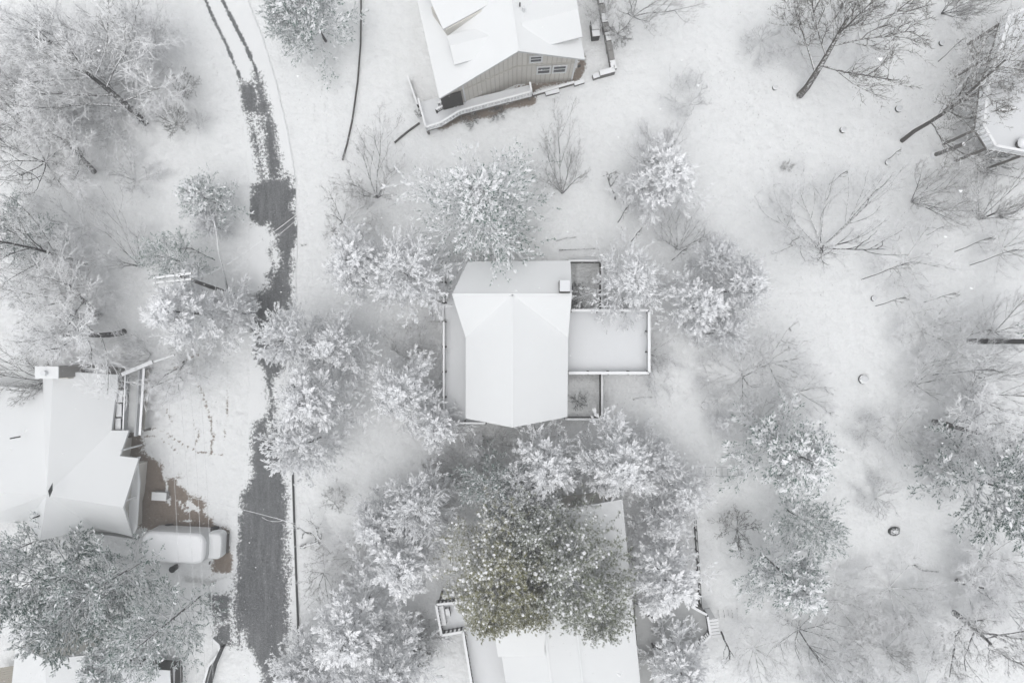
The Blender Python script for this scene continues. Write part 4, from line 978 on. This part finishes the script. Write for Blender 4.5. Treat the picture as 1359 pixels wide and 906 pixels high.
# ------------------------------------------------------------------ conifers of the photograph
PN = 'pine_tree'
G1 = 'snow-laden pines around the houses'
pines = [
 ('mid1', (407, 14), 50, 11, 'green-tinged snowy pine cut by the top edge, right of the road', None),
 ('mid2', (385, 30), 30, 8, 'small green pine lobe hugging the left side of the top-edge pine', None),
 ('mid1', (270, 262), 36, 7, 'small round snow-flecked pine left of the dark road patch', None),
 ('heavy3', (283, 300), 20, 5, 'little snowy pine just below the small round pine left of road', None),
 ('mid2', (232, 345), 38, 8, 'grey snowy pine behind the utility pole crossarms', None),
 ('heavy1', (250, 415), 56, 11, 'wide snow-laden pine just south of the utility pole', None),
 ('heavy3', (312, 415), 27, 6, 'small white pine beside the road next to the wide pole-side pine', None),
 ('spruce', (636, 275), 92, 15, 'largest frosted spruce north of the central house roof', None),
 ('heavy2', (474, 352), 48, 11, 'snowy pine left of the pair northwest of the central house', None),
 ('heavy3', (545, 368), 52, 10, 'bright snowy pine touching the stairs west of the central house', None),
 ('heavy3', (390, 452), 42, 10, 'white pine overhanging the road west of the central house', None),
 ('heavy1', (448, 462), 42, 10, 'white pine right of the one overhanging the road', None),
 ('heavy2', (418, 530), 54, 12, 'broad snowy pine in the middle of the roadside row', None),
 ('heavy3', (405, 590), 46, 9, 'rounded snowy pine at the south end of the roadside row', None),
 ('heavy1', (536, 520), 48, 11, 'snowy pine immediately west of the long narrow deck', None),
 ('heavy2', (580, 566), 36, 8, 'low snowy pine at the southwest corner of the long deck', None),
 ('sparse', (832, 375), 54, 10, 'white spidery pine overhanging the corner of the square deck', None),
 ('heavy2', (882, 240), 50, 9, 'snow-clumped pine in the open yard north of the square deck', None),
 ('heavy1', (846, 250), 30, 6, 'small snowy pine attached to the left of the open-yard pine', None),
 ('heavy3', (946, 345), 28, 8, 'smallest snowy pine topping the cluster east of the square deck', None),
 ('heavy1', (984, 382), 42, 10, 'right-hand snowy pine in the cluster east of the square deck', None),
 ('heavy2', (925, 408), 44, 10, 'left-hand snowy pine in the cluster east of the square deck', None),
 ('heavy3', (955, 442), 30, 8, 'lowest snowy pine of the cluster east of the square deck', None),
 ('mid1', (1048, 600), 62, 12, 'green-grey pine right of the faint rail fence', 'pick'),
 ('mid2', (1075, 695), 40, 9, 'narrow green-grey pine below the one right of the rail fence', None),
 ('mid1', (1045, 765), 52, 11, 'lower green-grey pine above the white-branched birch', None),
 ('green1', (1322, 645), 74, 13, 'large dark green pine with snow streaks at the right edge', None),
 ('heavy1', (820, 614), 56, 12, 'snowy pine south of the square deck touching the low wall', None),
 ('heavy2', (722, 622), 52, 11, 'snowy pine just south of the central house point', None),
 ('mid2', (652, 645), 44, 10, 'grey snowy pine north of the olive pine on its left', None),
 ('sparse', (902, 652), 44, 8, 'fine-textured grey tree left of the faint rail fence', 'tw'),
 ('heavy2', (880, 765), 56, 10, 'snowy pine between the bottom house roof and the thin wire fence', None),
 ('sparse', (880, 690), 40, 8, 'grey frosted tree just north of the pine by the thin wire fence', 'tw'),
 ('olive', (662, 738), 73, 16, 'huge olive-green pine with bright snow tufts, left half of pair', None),
 ('tufty', (752, 742), 77, 16, 'huge grey-green pine with bright snow tufts over the bottom roof', None),
 ('olive', (654, 777), 44, 14, 'lower rounded olive-green crown with snow dots above the bottom deck', None),
 ('tufty', (788, 785), 46, 14, 'lower right rounded crown with snow dots ending above the bottom roof', None),
 ('tufty', (706, 702), 58, 15, 'frosted dotted crown in the middle between the two huge pines', None),
 ('olive', (700, 765), 44, 15, 'dense olive crown filling the middle of the huge pine group', None),
 ('heavy3', (700, 655), 46, 10, 'white pine crown bordering the olive pine on its north side', None),
 ('heavy1', (505, 695), 42, 10, 'darker snowy pine left of the path, midway down the lower garden', None),
 ('heavy3', (560, 668), 44, 10, 'bright snowy pine left of the olive pine', None),
 ('heavy2', (540, 740), 54, 12, 'open snowy pine directly above the deck of the bottom house', None),
 ('heavy2', (470, 830), 62, 12, 'wide snowy pine near the bottom, right of the wet road', None),
 ('heavy1', (400, 885), 40, 8, 'small snowy pine at the bottom edge touching the wet road', None),
 ('heavy3', (440, 895), 46, 9, 'middle snowy pine at the bottom edge right of the road', None),
 ('heavy1', (520, 890), 56, 12, 'dense snowy pine at the bottom edge left of the house deck', None),
 ('heavy2', (900, 885), 48, 9, 'snowy pine over the angular deck at the bottom edge', None),
 ('green1', (60, 762), 62, 12, 'dark green pine at the left edge below the west house', None),
 ('mid2', (143, 772), 56, 12, 'grey-green pine centred below the roof corner of the west house', None),
 ('green1', (112, 808), 52, 12, 'green pine above the beige gable wall at bottom left', None),
 ('mid2', (218, 830), 56, 12, 'grey-green pine beside the south driveway', None),
 ('mid1', (155, 875), 44, 10, 'grey-green pine at the bottom edge over the beige-gabled roof', None),
 ('heavy1', (958, 562), 17, 3, 'tiny snowy pine alone in the snow east of the square deck', None),
 ('mid2', (8, 305), 44, 11, 'grey pine cut by the left edge above a leaning trunk', None),
 ('mid2', (18, 730), 30, 8, 'small green pine lobe at the left edge under the west roof', None),
 ('heavy1', (632, 600), 18, 3, 'tiny snowy pine in the thin snow south of the long deck', None),
 ('heavy3', (868, 610), 30, 7, 'small snowy pine between wall-side pine and grey tree', None),
]
for key, cr_, r_, h_, lab, flag in pines:
    pine(key, 'spruce_tree' if key == 'spruce' else PN, lab, cr_, r_, h_, group=None if key in ('spruce', 'olive', 'tufty') else G1)

# ------------------------------------------------------------------ bare trees
BT = 'bare_tree'
bares = [
 # key, base, crown, r, h, bark, twig, label
 ('broad2', (193, 163), (130, 105), 105, 11, 'bark_dark', 'twig', 'largest frosted bare tree in the upper left with dark forked trunk'),
 ('broad1', (120, 70), (55, 50), 48, 9, 'bark', 'twig', 'bare tree with pale twigs at the far upper left'),
 ('vase1', (22, 150), (20, 140), 75, 9, 'bark_dark', 'twig', 'bare many-stemmed tree at the left edge in the upper woods'),
 ('broad1', (150, 50), (190, 75), 70, 9, 'bark', 'twig', 'bare frosted tree reaching toward the curve of the road'),
 ('vase2', (60, 215), (45, 190), 80, 7, 'bark_dark', 'twig', 'low tangled bare tree at the left edge below the upper woods'),
 ('broad1', (125, 228), (85, 195), 60, 8, 'bark', 'twig', 'bare tree at the lower rim of the upper left woods'),
 ('vase1', (185, 352), (148, 315), 55, 7, 'bark_dark', 'twig', 'bare tree with thin dark stems left of the utility pole'),
 ('broad2', (165, 440), (95, 460), 85, 9, 'bark_dark', 'twig', 'spreading bare tree above the chimney of the west house'),
 ('broad1', (130, 420), (80, 385), 75, 9, 'bark', 'twig', 'frosted bare tree left of the pole-side pine'),
 ('tall1', (116, 350), (20, 330), 60, 14, 'bark_dark', 'twig', 'tall bare tree whose dark trunk leans to the left edge'),
 ('vase2', (30, 385), (45, 350), 55, 8, 'white_branch', 'white_branch', 'tree with thick snow-coated white limbs at the left edge'),
 ('vase1', (60, 505), (20, 495), 50, 7, 'bark_dark', 'twig_mid', 'dark-limbed bare tree behind the roof of the west house'),
 ('broad1', (245, 480), (240, 510), 42, 7, 'bark_dark', 'twig', 'small bare tree in the yard beside the raised walkway'),
 ('vase1', (500, 262), (488, 222), 62, 8, 'bark_dark', 'twig', 'fine-twigged bare tree left of the frosted spruce'),
 ('vase2', (455, 295), (470, 285), 48, 5, 'bark', 'twig', 'low bare tree by the road below the fine-twigged tree'),
 ('vase1', (746, 256), (745, 208), 50, 9, 'bark_dark', 'twig', 'V-shaped bare tree standing alone right of the frosted spruce'),
 ('vase1', (875, 218), (872, 180), 50, 8, 'bark_dark', 'twig', 'bare tree just above the open-yard snowy pine'),
 ('sapling', (817, 265), (812, 235), 14, 5, 'bark_dark', 'twig_mid', 'thin sapling left of the open-yard snowy pine'),
 ('broad2', (1061, 127), (1128, 42), 96, 13, 'bark_brown', 'twig_brown', 'big brown bare tree near the top, right of centre'),
 ('tall1', (1197, 187), (1288, 105), 88, 15, 'bark_brown', 'twig_brown', 'dark brown bare tree leaning over the raised deck'),
 ('broad2', (1350, 125), (1350, 95), 42, 9, 'bark_brown', 'twig_brown', 'dark brown tree branches over the middle of the raised deck'),
 ('vase2', (1090, 328), (1105, 275), 98, 8, 'bark_dark', 'twig', 'widest grey bare tree left of the tall leaning saplings'),
 ('vase1', (1210, 268), (1262, 245), 62, 8, 'bark_dark', 'twig_mid', 'bare tree below the round support pillar'),
 ('vase2', (1300, 290), (1320, 245), 55, 7, 'bark_dark', 'twig_mid', 'bare shrubby tree below the raised deck'),
 ('vase1', (1250, 18), (1300, -5), 45, 8, 'bark_dark', 'twig_mid', 'bare tree cut off by the top edge at right'),
 ('vase2', (1020, 480), (1032, 480), 52, 5, 'bark', 'twig', 'low frosted bare tree between pine cluster and stump ring'),
 ('vase2', (985, 500), (960, 495), 62, 5, 'bark', 'twig', 'low frosted bare tree east of the courtyard wall'),
 ('vase2', (560, 640), (600, 640), 45, 5, 'bark', 'twig', 'low bare tree in the grey ground south of the long deck'),
 ('broad2', (1265, 812), (1325, 860), 82, 11, 'bark_dark', 'twig_mid', 'dark-limbed bare tree spreading to the lower right corner'),
 ('broad1', (1140, 925), (1065, 850), 88, 9, 'white_branch', 'twig', 'white-branched birch fanning up from the bottom edge'),
 ('vase1', (1225, 915), (1215, 850), 70, 9, 'white_branch', 'twig', 'thin white-limbed tree right of the fanning birch'),
 ('vase1', (1175, 860), (1172, 820), 55, 7, 'bark', 'twig_mid', 'small grey tree between the two white-limbed trees'),
 ('vase2', (1060, 835), (1075, 835), 60, 6, 'bark_dark', 'twig', 'bare grey tree below the lower green-grey pine'),
 ('broad1', (1240, 560), (1300, 560), 75, 9, 'bark', 'twig', 'faint frosted tree above the dark green right-edge pine'),
 ('vase2', (1290, 520), (1335, 520), 65, 8, 'bark', 'twig', 'frosted bare tree at right edge below the thick dark trunk'),
 ('vase1', (1215, 510), (1240, 505), 48, 6, 'bark', 'twig', 'faint frosted bare tree right of the stump ring'),
 ('vase2', (1320, 440), (1340, 425), 45, 7, 'bark', 'twig', 'frosted bare tree behind the thick dark right-edge trunk'),
 ('broad1', (1270, 770), (1300, 790), 55, 5, 'bark', 'twig', 'faint frosted bush above the lower right dark-limbed tree'),
 ('vase1', (840, 22), (860, -8), 60, 8, 'bark_dark', 'twig', 'bare tree cut off by the top edge near centre'),
 ('vase2', (800, 20), (792, 2), 30, 5, 'white_branch', 'twig', 'snowy bare shrub over the patio wall at the top edge'),
 ('sapling', (400, 725), (435, 700), 34, 4, 'bark_dark', 'twig', 'thin sapling leaning right beside the wet road'),
 ('vase2', (445, 668), (445, 660), 20, 3, 'bark', 'twig_mid', 'small round shrub in the snow below the roadside pines'),
 ('vase2', (430, 760), (440, 765), 45, 4, 'bark', 'twig', 'faint low bare tree right of the wet road'),
 ('vase2', (640, 585), (660, 610), 40, 4, 'bark', 'twig', 'faint bare shrub just below the point of the central roof'),
 ('sapling', (957, 838), (966, 868), 16, 5, 'bark_dark', 'twig', 'dark thin sapling below the deck stairs'),
 ('vase2', (545, 850), (560, 845), 30, 4, 'bark_dark', 'twig_mid', 'dark bare shrub left of the bottom house deck'),
 ('vase1', (610, 640), (590, 600), 35, 5, 'bark', 'twig', 'faint bare tree between tiny pine and olive pine'),
 ('vase2', (900, 330), (905, 300), 42, 5, 'bark_dark', 'twig', 'faint bare tree above the pine cluster near the square deck'),
 ('vase1', (530, 470), (540, 445), 35, 5, 'bark', 'twig', 'faint bare tree between the roadside row and the long deck'),
]
faint = [((1225, 440), 55, 'faint web of twigs left of the thick dark trunk'), ((1190, 575), 50, 'faint web of twigs in snow below the stump ring'), ((1200, 345), 60, 'faint web of twigs among the long thin saplings'), ((1010, 555), 45, 'faint web of twigs above the green-grey pine right of the fence'), ((1060, 520), 45, 'faint web of twigs left of the curved fallen branch'),
         ((1260, 620), 55, 'faint web of twigs touching the dark green pine left side'), ((1180, 780), 65, 'faint web of twigs in the snow above the white-limbed tree'), ((1110, 800), 55, 'faint web of twigs right of the lower green-grey pine'), ((1310, 740), 60, 'faint web of twigs below the dark green right-edge pine'), ((1000, 860), 50, 'faint web of twigs right of the dark thin sapling'), ((1270, 470), 70, 'faint wide web of twigs below the thick dark trunk'), ((860, 470), 40, 'faint twigs right of the square deck'),
         ((1140, 40), 60, 'faint web of twigs around the big brown tree'), ((1060, 60), 50, 'faint twigs left of the big brown tree trunk'), ((560, 470), 40, 'faint twigs beside the long narrow deck'), ((1330, 330), 45, 'faint twigs at the right edge among the saplings'), ((105, 105), 95, 'pale frosted thicket in the heart of the upper left woods'), ((185, 100), 70, 'pale frosted thicket on the right side of the upper left woods'), ((45, 150), 75, 'pale frosted thicket at the left side of the upper left woods'), ((150, 60), 70, 'pale frosted thicket along the top of the upper left woods'), ((90, 400), 80, 'pale frosted thicket north of the west house'), ((60, 60), 55, 'pale frosted thicket in the far upper left'),
         ((470, 740), 45, 'faint twigs between the wet road and the lower pines')]
bares += [('vase2', b_, (b_[0] + (b_[0] - 680) * .02, b_[1] + (b_[1] - 453) * .02), r_, 6.0 if 'thicket' in lab else 3.5, 'twig', 'twig_pale', lab) for b_, r_, lab in faint]
for key, b_, c_, r_, h_, bk, tw, lab in bares:
    if b_[0] > 840 and tw == 'twig': tw = 'twig_pale'
    elif b_[0] > 840 and b_[1] > 200 and tw == 'twig_mid': tw = 'twig'
    elif b_[0] < 260 and tw == 'twig' and len(lab) % 2: tw = 'twig_pale'
    bare(key, BT, lab, 'tree', b_, c_, r_, h_, bk, tw)
# shrubs
shr = [
 ((915, 138), (912, 125), 36, 3.2, 'twig_pale', 'snow-dusted shrub alone in the open snow near the top'),
 ((978, 703), (978, 700), 30, 3, 'twig_mid', 'round grey shrub in open snow right of the thin wire fence'),
 ((1162, 660), (1160, 655), 32, 3, 'twig_pale', 'round frosted shrub above the dark rock at lower right'),
 ((180, 240), (182, 230), 36, 3, 'twig_pale', 'frosted shrub in open snow below the upper left woods'),
 ((234, 165), (232, 160), 22, 3, 'twig_mid', 'small grey shrub left of the road curve'),
 ((262, 165), (262, 160), 16, 2.5, 'twig_pale', 'smaller paler shrub beside the grey one left of the road curve'),
 ((245, 118), (245, 110), 20, 3, 'twig_mid', 'grey shrub at the right rim of the upper left woods'),
 ((30, 275), (32, 272), 24, 3, 'twig_pale', 'low frosted shrub at the left edge above the leaning trunk'),
 ((1150, 570), (1150, 572), 26, 2.5, 'twig_pale', 'faint shrub south of the stump ring'),
 ((820, 45), (822, 44), 20, 2.5, 'twig_mid', 'small shrub just right of the dark stone patio wall'),
 ((1010, 55), (1015, 60), 32, 3, 'twig_pale', 'faint shrub left of the big brown tree'),
 ((765, 380), (765, 384), 11, 2.2, 'bush_dark', 'dark evergreen shrub in the courtyard beside the chimney'),
 ((765, 402), (767, 403), 11, 1.5, 'bush_dark', 'low dark shrub at the foot of the courtyard beside the square deck'),
 ((766, 532), (768, 532), 13, 1.6, 'bush_dark', 'dark shrub in the courtyard south of the square deck'),
 ((828, 738), (830, 736), 14, 1.8, 'bush_dark', 'dark shrub against the east eave of the bottom house'),
 ((557, 152), (557, 150), 7, 1.5, 'bush_dark', 'small dark shrub at the corner of the front deck'),
 ((630, 160), (625, 158), 14, 1.0, 'bush_dark', 'dark low foundation planting below the front deck railing'),
 ((662, 150), (660, 150), 12, .9, 'bush_dark', 'dark low planting further right below the front deck railing'),
 ((556, 868), (558, 868), 22, 2.5, 'bush_dark', 'dark thicket left of the bottom house deck'),
 ((340, 395), (330, 397), 12, 2, 'twig_pale', 'small frosted shrub at the verge by the utility pole foot'),
 ((1045, 222), (1045, 220), 9, 1.0, 'twig_brown', 'small dark tuft of stems in open snow, upper right'),
 ((1310, 215), (1320, 212), 30, 1.8, 'twig_mid', 'tangled grey shrub at the foot of the raised deck'),
 ((262, 465), (258, 465), 36, 2.5, 'twig_pale', 'frosted shrub below the pole-side pine'),
 ((1235, 600), (1250, 600), 40, 2.5, 'twig_pale', 'faint low brush left of the dark green right-edge pine'),
 ((1110, 880), (1100, 880), 60, 2.5, 'twig_pale', 'frosted low brush under the fanning birch'),
 ((1330, 800), (1340, 800), 46, 2.5, 'twig_pale', 'faint low brush at the right edge near the bottom'),
 ((690, 318), (700, 322), 34, 1.6, 'twig_pale', 'faint brush between the frosted spruce and the central roof'),
 ((865, 500), (880, 500), 40, 1.6, 'twig_pale', 'faint low brush right of the lower courtyard'),
 ((110, 300), (100, 290), 46, 3, 'twig_pale', 'frosted low brush in the left woods'),
 ((150, 150), (150, 155), 55, 4, 'twig_pale', 'frosted brush beneath the largest upper left bare tree'),
 ((200, 470), (165, 475), 40, 3, 'twig_pale', 'frosted brush directly north of the west house'),
]
for i, (b_, c_, r_, h_, tw, lab) in enumerate(shr):
    bare('shrub1' if i % 2 else 'shrub2', 'shrub', lab, 'shrub', b_, c_, r_, h_, tw, tw)
# slender saplings on the right-hand slope
sap = [((1230, 312), 26, 'thin sapling leaning right just below the wide grey bare tree'), ((1267, 334), 55, 'long thin sapling, upper of two at right edge'), ((1287, 352), 70, 'longest thin sapling reaching the right edge'), ((1143, 371), 75, 'thin sapling with forked tip above the two logs'), ((1162, 406), 45, 'short thin sapling beside the coiled stump'),
       ((1226, 401), 48, 'thin curved sapling in open snow right of the logs'), ((1225, 482), 45, 'thin sapling leaning up left of the thick dark trunk'), ((1238, 497), 90, 'long faint sapling below the thick dark trunk'), ((1255, 550), 30, 'short dark sapling in the lower right brush'), ((1287, 444), 32, 'short dark sapling just above the thick dark trunk'), ((1245, 82), 45, 'thin sapling left of the raised deck railing'), ((1178, 212), 22, 'short bent sapling near the leaning brown tree'), ((1100, 245), 30, 'thin dark-stemmed sapling above the wide grey tree'), ((820, 295), 22, 'sapling right of the low brush north of the courtyard'), ((838, 320), 18, 'short sapling north of the spidery pine'), ((892, 345), 24, 'dark sapling left of the pine cluster'),
       ((285, 345), 40, 'thin curved stem beside the utility pole')]
for (bx, by), Lp, lab in sap:
    b0 = W(bx, by); d_ = math.hypot(bx - 680, by - 453); hh = HC * Lp / (d_ + Lp) * .92; hh = min(hh, 9)
    ex_ = W(bx + (bx - 680) / d_ * Lp * .6, by + (by - 453) / d_ * Lp * .6 - Lp * .08, hh * .62)
    o = bare('sapling', 'sapling', lab, 'sapling', (bx, by), (bx, by), 16, hh, 'bark_dark', 'twig_mid', group='thin saplings on the open slope')
    o.rotation_mode = 'QUATERNION'; q = Vector((0, 0, 1)).rotation_difference(Vector((ex_.x - b0.x, ex_.y - b0.y, hh * .62)).normalized()); o.rotation_quaternion = q
    o.scale = (.7, .7, hh / 6)
# the thick dark trunk at the right edge: a tall pine with its crown beyond the frame
o = thing('tall_pine', 'thick dark bare trunk running horizontally out of the right edge', 'tree', W(1286, 453))
b0 = W(1286, 453); mb = MB(); mb.tube([b0, b0 + Vector((.05, .0, 5)), b0 + Vector((.1, -.05, 13))], [.26, .22, .14], 10); mb.build('trunk', ['bark_dark'], o, smooth=True)
tm, bm_, crm, rad, H = PINE['mid1']
q_ = bpy.data.objects.new('crown', crm); COL.objects.link(q_); q_.parent = o; q_.location = (0, 0, 9.0); q_.scale = (.9, .9, .8)

# ------------------------------------------------------------------ utility pole and cables
o = thing('utility_pole', 'dark utility pole with two snow-covered crossarms leaning over pine', 'utility pole', W(312, 392))
pb = W(312, 392); Hp = 10.8; pt = W(238, 366, Hp)
ptop = Vector((pt.x, pt.y, Hp)); pbv = Vector((pb.x, pb.y, 0)); 
mb = MB(); mb.tube([pbv, pbv.lerp(ptop, .5), ptop], [.19, .17, .13], 10); mb.build('pole', ['bark_dark'], o, smooth=True)
for (dy, t) in ((0.0, .985), (-.55, .93)):
    cpt = pbv.lerp(ptop, t); yy = 365 if dy == 0 else 371.5
    a = W(204, yy + 4.2, cpt.z); b = W(255, yy - 2.2 + (1 if dy else 0), cpt.z); mb = MB(); mb.beam(a, b, .17, .14, 0, 1); arm = mb.build('crossarm', ['wood', 'roof_snow'], o)
    for k in range(4):
        p = a.lerp(b, (k + .3) / 4); mb = MB(); mb.tube([p + Vector((0, 0, .14)), p + Vector((0, 0, .32))], [.06, .05], 6); mb.build('insulator', ['white_frame'], arm)
mb = MB(); p = pbv.lerp(ptop, .86) + Vector((.25, -.1, 0)); mb.tube([p, p + Vector((0, 0, .8))], [.2, .2], 10); mb.build('transformer', ['rail_side'], o, smooth=True)
def cable(label, a, b, sag, rad, mat='cone_wire', cat='cable', group='overhead cables'):
    pts = [a.lerp(b, i / 14) - Vector((0, 0, sag * 4 * (i / 14) * (1 - i / 14))) for i in range(15)]
    mb = MB(); mb.tube(pts, [rad] * 15, 5); ob = mb.build('overhead_cable', [mat], smooth=True); setp(ob, label, cat, group)
cz = ptop.z * .97
for x0, x1, lab in ((208, 240, 'leftmost faint overhead cable running south from the crossarm over the camper van'), (222, 262, 'second faint overhead cable running south from the crossarm'), (238, 272, 'third faint overhead cable running south from the crossarm'), (252, 283, 'rightmost faint overhead cable running south from the crossarm')):
    cable(lab, W(x0, 368, cz), W(x1, 1000, cz), 1.2, .012)
cable('snow-covered service cable crossing the dark road north of the pines', W(300, 352, 7.5), W(410, 272, 6.5), .3, .022, 'white_branch')
cable('second parallel service cable crossing the dark road north of the pines', W(304, 363, 7.2), W(412, 276, 6.3), .3, .015, 'white_branch')
cable('thin pale cable crossing the wet road in the lower half', W(255, 660, 8), W(440, 708, 6.5), .3, .018, 'white_branch')
cable('white guy cable slanting down beside the utility pole foot', W(210, 320, 9.5), W(282, 384, 2.5), .1, .03, 'flake')
cable('pale cable running off to the top right from the crossing cables', W(300, 352, 7.5), W(255, 372, 9.8), .2, .02, 'white_branch')
# leaning snow-coated thin trunk
o = thing('leaning_stem', 'thin snow-coated curved stem running from small pine to the pole foot', 'tree stem', W(302, 383))
mb = MB(); mb.tube([W(302, 383, .1), W(297, 362, 1.5), W(290, 335, 3.0), W(287, 305, 4.2), W(283, 290, 4.8)], [.09, .08, .07, .06, .04], 7); mb.build('trunk', ['white_branch'], o, smooth=True)

# ------------------------------------------------------------------ stumps, rocks, logs, fallen branches
def stump(label, px, py, r, h, cat='stump', nm='snowy_stump'):
    o = thing(nm, label, cat, W(px, py)); q = W(px, py); r *= .8
    h *= .6; mb = MB(); mb.tube([q, q + Vector((0, 0, h))], [r * 1.05, r], 12); mb.build('stem', ['bark_dark'], o)
    mb = MB(); mb.lump(q + Vector((r * .2, r * .16, h - .1)), (r * .92, r * .88, r * .3 + .1), 0, 12, 4, .12); mb.build('snow_cap', ['deck_snow'], o, smooth=True)
for a_ in [('ring-like snow-capped stump alone in the open snow right of centre', 1145, 503, .55, .35), ('small coiled snow-capped stump at the start of the saplings', 1159, 396, .32, .3), ('snow-capped stump in open snow near the big brown tree', 1118, 173, .36, .35), ('half-buried stump left of the leaning brown tree foot', 1192, 145, .4, .3), ('small snow-capped stump above the raised deck tree', 1249, 58, .32, .3), ('small stump near the round support pillar', 1178, 216, .34, .25), ('low ring stump east of the courtyard wall', 935, 538, .45, .2), ('snow-capped stump at the foot of the big brown tree, left', 1028, 117, .3, .3)]:
    stump(*a_)
o = thing('dark_rock', 'dark round rock with dusted top alone in the lower right snow', 'rock', W(1186, 704))
mb = MB(); mb.lump(W(1186, 704), (.62, .45, .42), 0, 9, 4, .18); mb.build('stone', ['bush_dark'], o)
def log(label, pts, r, mat='bark_dark', nm='fallen_branch', cat='branch'):
    mb = MB(); P_ = [W(*p) + Vector((0, 0, r * .8 + .03)) for p in pts]; mb.tube(P_, [r * (1 - .5 * i / (len(P_) - 1)) for i in range(len(P_))], 6)
    setp(mb.build(nm, [mat], smooth=True), label, cat)
for lab, pts, r in [('short dark fallen branch lowest beside the pine right of centre', [(1107, 592), (1114, 597), (1119, 600)], .12), ('curved dark fallen branch in the snow right of centre', [(1094, 514), (1099, 520), (1105, 523)], .1), ('small dark branch piece in snow below the curved one', [(1101, 549), (1106, 547)], .12), ('dark branch bit in snow above the stump ring', [(1048, 434), (1049, 440)], .1),
                    ('dark fallen branch beside the dark green pine, upper left', [(1223, 600), (1226, 610), (1227, 618)], .1), ('straight thin fallen branch by the green-grey pines', [(1108, 712), (1118, 719), (1127, 725)], .06), ('faint curved fallen branch in the lower right snow', [(1213, 749), (1225, 757), (1245, 758)], .07), ('short fallen branch at the right edge below the dark green pine', [(1346, 729), (1358, 735)], .08),
                    ('dotted dark log in snow above the dark green pine', [(1229, 590), (1245, 592), (1258, 589)], .1), ('fallen branch north of the courtyard in thin snow', [(738, 320), (752, 316), (765, 315)], .05), ('second fallen branch north of the central roof', [(742, 332), (765, 331), (790, 330)], .05), ('dark log at the right edge below the raised deck', [(1326, 288), (1342, 286), (1359, 274)], .22), ('pale fallen pole beside the raised deck foot', [(1300, 228), (1330, 232), (1359, 238)], .1),
                    ('thin fallen branch south of the lower courtyard', [(840, 530), (852, 527), (866, 527)], .05), ('dark twig on snow near the top-left woods', [(166, 20), (169, 31)], .09), ('fallen branch between roadside row and long deck', [(545, 458), (560, 463), (576, 464)], .06), ('fallen branch south of the central roof point', [(690, 588), (715, 582), (745, 576)], .06), ('second fallen branch south of the central roof point', [(640, 578), (665, 590), (690, 592)], .05),
                    ('dark debris bit beside the pine left of spruce', [(444, 309), (458, 312)], .12), ('small branch in the snow beside the roadside pines', [(400, 326), (407, 325)], .07)]:
    log(lab, pts, r)
# scattered leaf and twig bits in the snow
r = np.random.default_rng(77); N = 900
cen = np.array([(960, 130), (1010, 110), (1050, 200), (250, 540), (1030, 250), (1180, 150), (1060, 430), (850, 520), (120, 25), (420, 100), (1130, 560), (760, 590), (900, 400)], float)
ci = r.integers(0, len(cen), N); pp = cen[ci] + r.normal(0, 30, (N, 2)); wx = (pp[:, 0] - 679.5) / S; wy = (453 - pp[:, 1]) / S
sz = r.uniform(.02, .07, N) * np.where(r.random(N) < .06, 2.0, 1); an = r.random(N) * 6.28; V_ = []; F_ = []
for i in range(N):
    cx, cy = math.cos(an[i]) * sz[i], math.sin(an[i]) * sz[i]; o_ = len(V_)
    V_ += [(wx[i] - cx, wy[i] - cy, -.03), (wx[i] + cx, wy[i] + cy, -.03), (wx[i] - cy * .5, wy[i] + cx * .5, .03), (wx[i] + cy * .4, wy[i] - cx * .4, .05)]
    F_ += [(o_, o_ + 3, o_ + 1), (o_, o_ + 2, o_ + 3), (o_ + 1, o_ + 3, o_ + 2), (o_, o_ + 1, o_ + 2)]
lo = bpy.data.objects.new('leaf_litter', np_mesh('leaf_litter', np.array(V_), np.array(F_), ['bark_brown'])); COL.objects.link(lo); setp(lo, 'scattered dark leaf and twig bits lying on the open snow', 'litter', kind='stuff')

# ------------------------------------------------------------------ falling snow
r = np.random.default_rng(99); N = 19000
C3 = np.stack([r.uniform(-50, 50, N), r.uniform(-36, 36, N), r.uniform(1.0, 60, N)], -1)
sz = r.uniform(.008, .018, N)
base = np.array([(1, .6, -.5), (-1, .6, -.5), (0, -1.1, -.5), (0, 0, 1)], float) * [1.5, 1, 1]
Vv = (C3[:, None] + base[None] * sz[:, None, None]).reshape(-1, 3)
ft_ = np.array([(0, 1, 3), (1, 2, 3), (2, 0, 3), (0, 2, 1)])
Ff = (ft_[None] + (np.arange(N) * 4)[:, None, None]).reshape(-1, 3)
fo = bpy.data.objects.new('falling_snow', np_mesh('falling_snow', Vv, Ff, ['flake'])); COL.objects.link(fo); setp(fo, 'snowflakes falling through the air over the whole neighbourhood', 'snowfall', kind='stuff')

# ------------------------------------------------------------------ haze of the snowfall
mb = MB(); mb.box((0, 0, 32.7), (620, 620, 67.6))
hz = mb.build('haze', [], kind='stuff'); hm = bpy.data.materials.new('haze'); hm.use_nodes = True; t = hm.node_tree; t.nodes.clear()
pv = t.nodes.new('ShaderNodeVolumePrincipled'); pv.inputs['Color'].default_value = (.93, .95, .97, 1); pv.inputs['Density'].default_value = .0026; pv.inputs['Anisotropy'].default_value = .2
ot = t.nodes.new('ShaderNodeOutputMaterial'); t.links.new(pv.outputs[0], ot.inputs['Volume']); hz.data.materials.append(hm)
setp(hz, 'pale snowfall haze filling the air over the neighbourhood', 'haze')
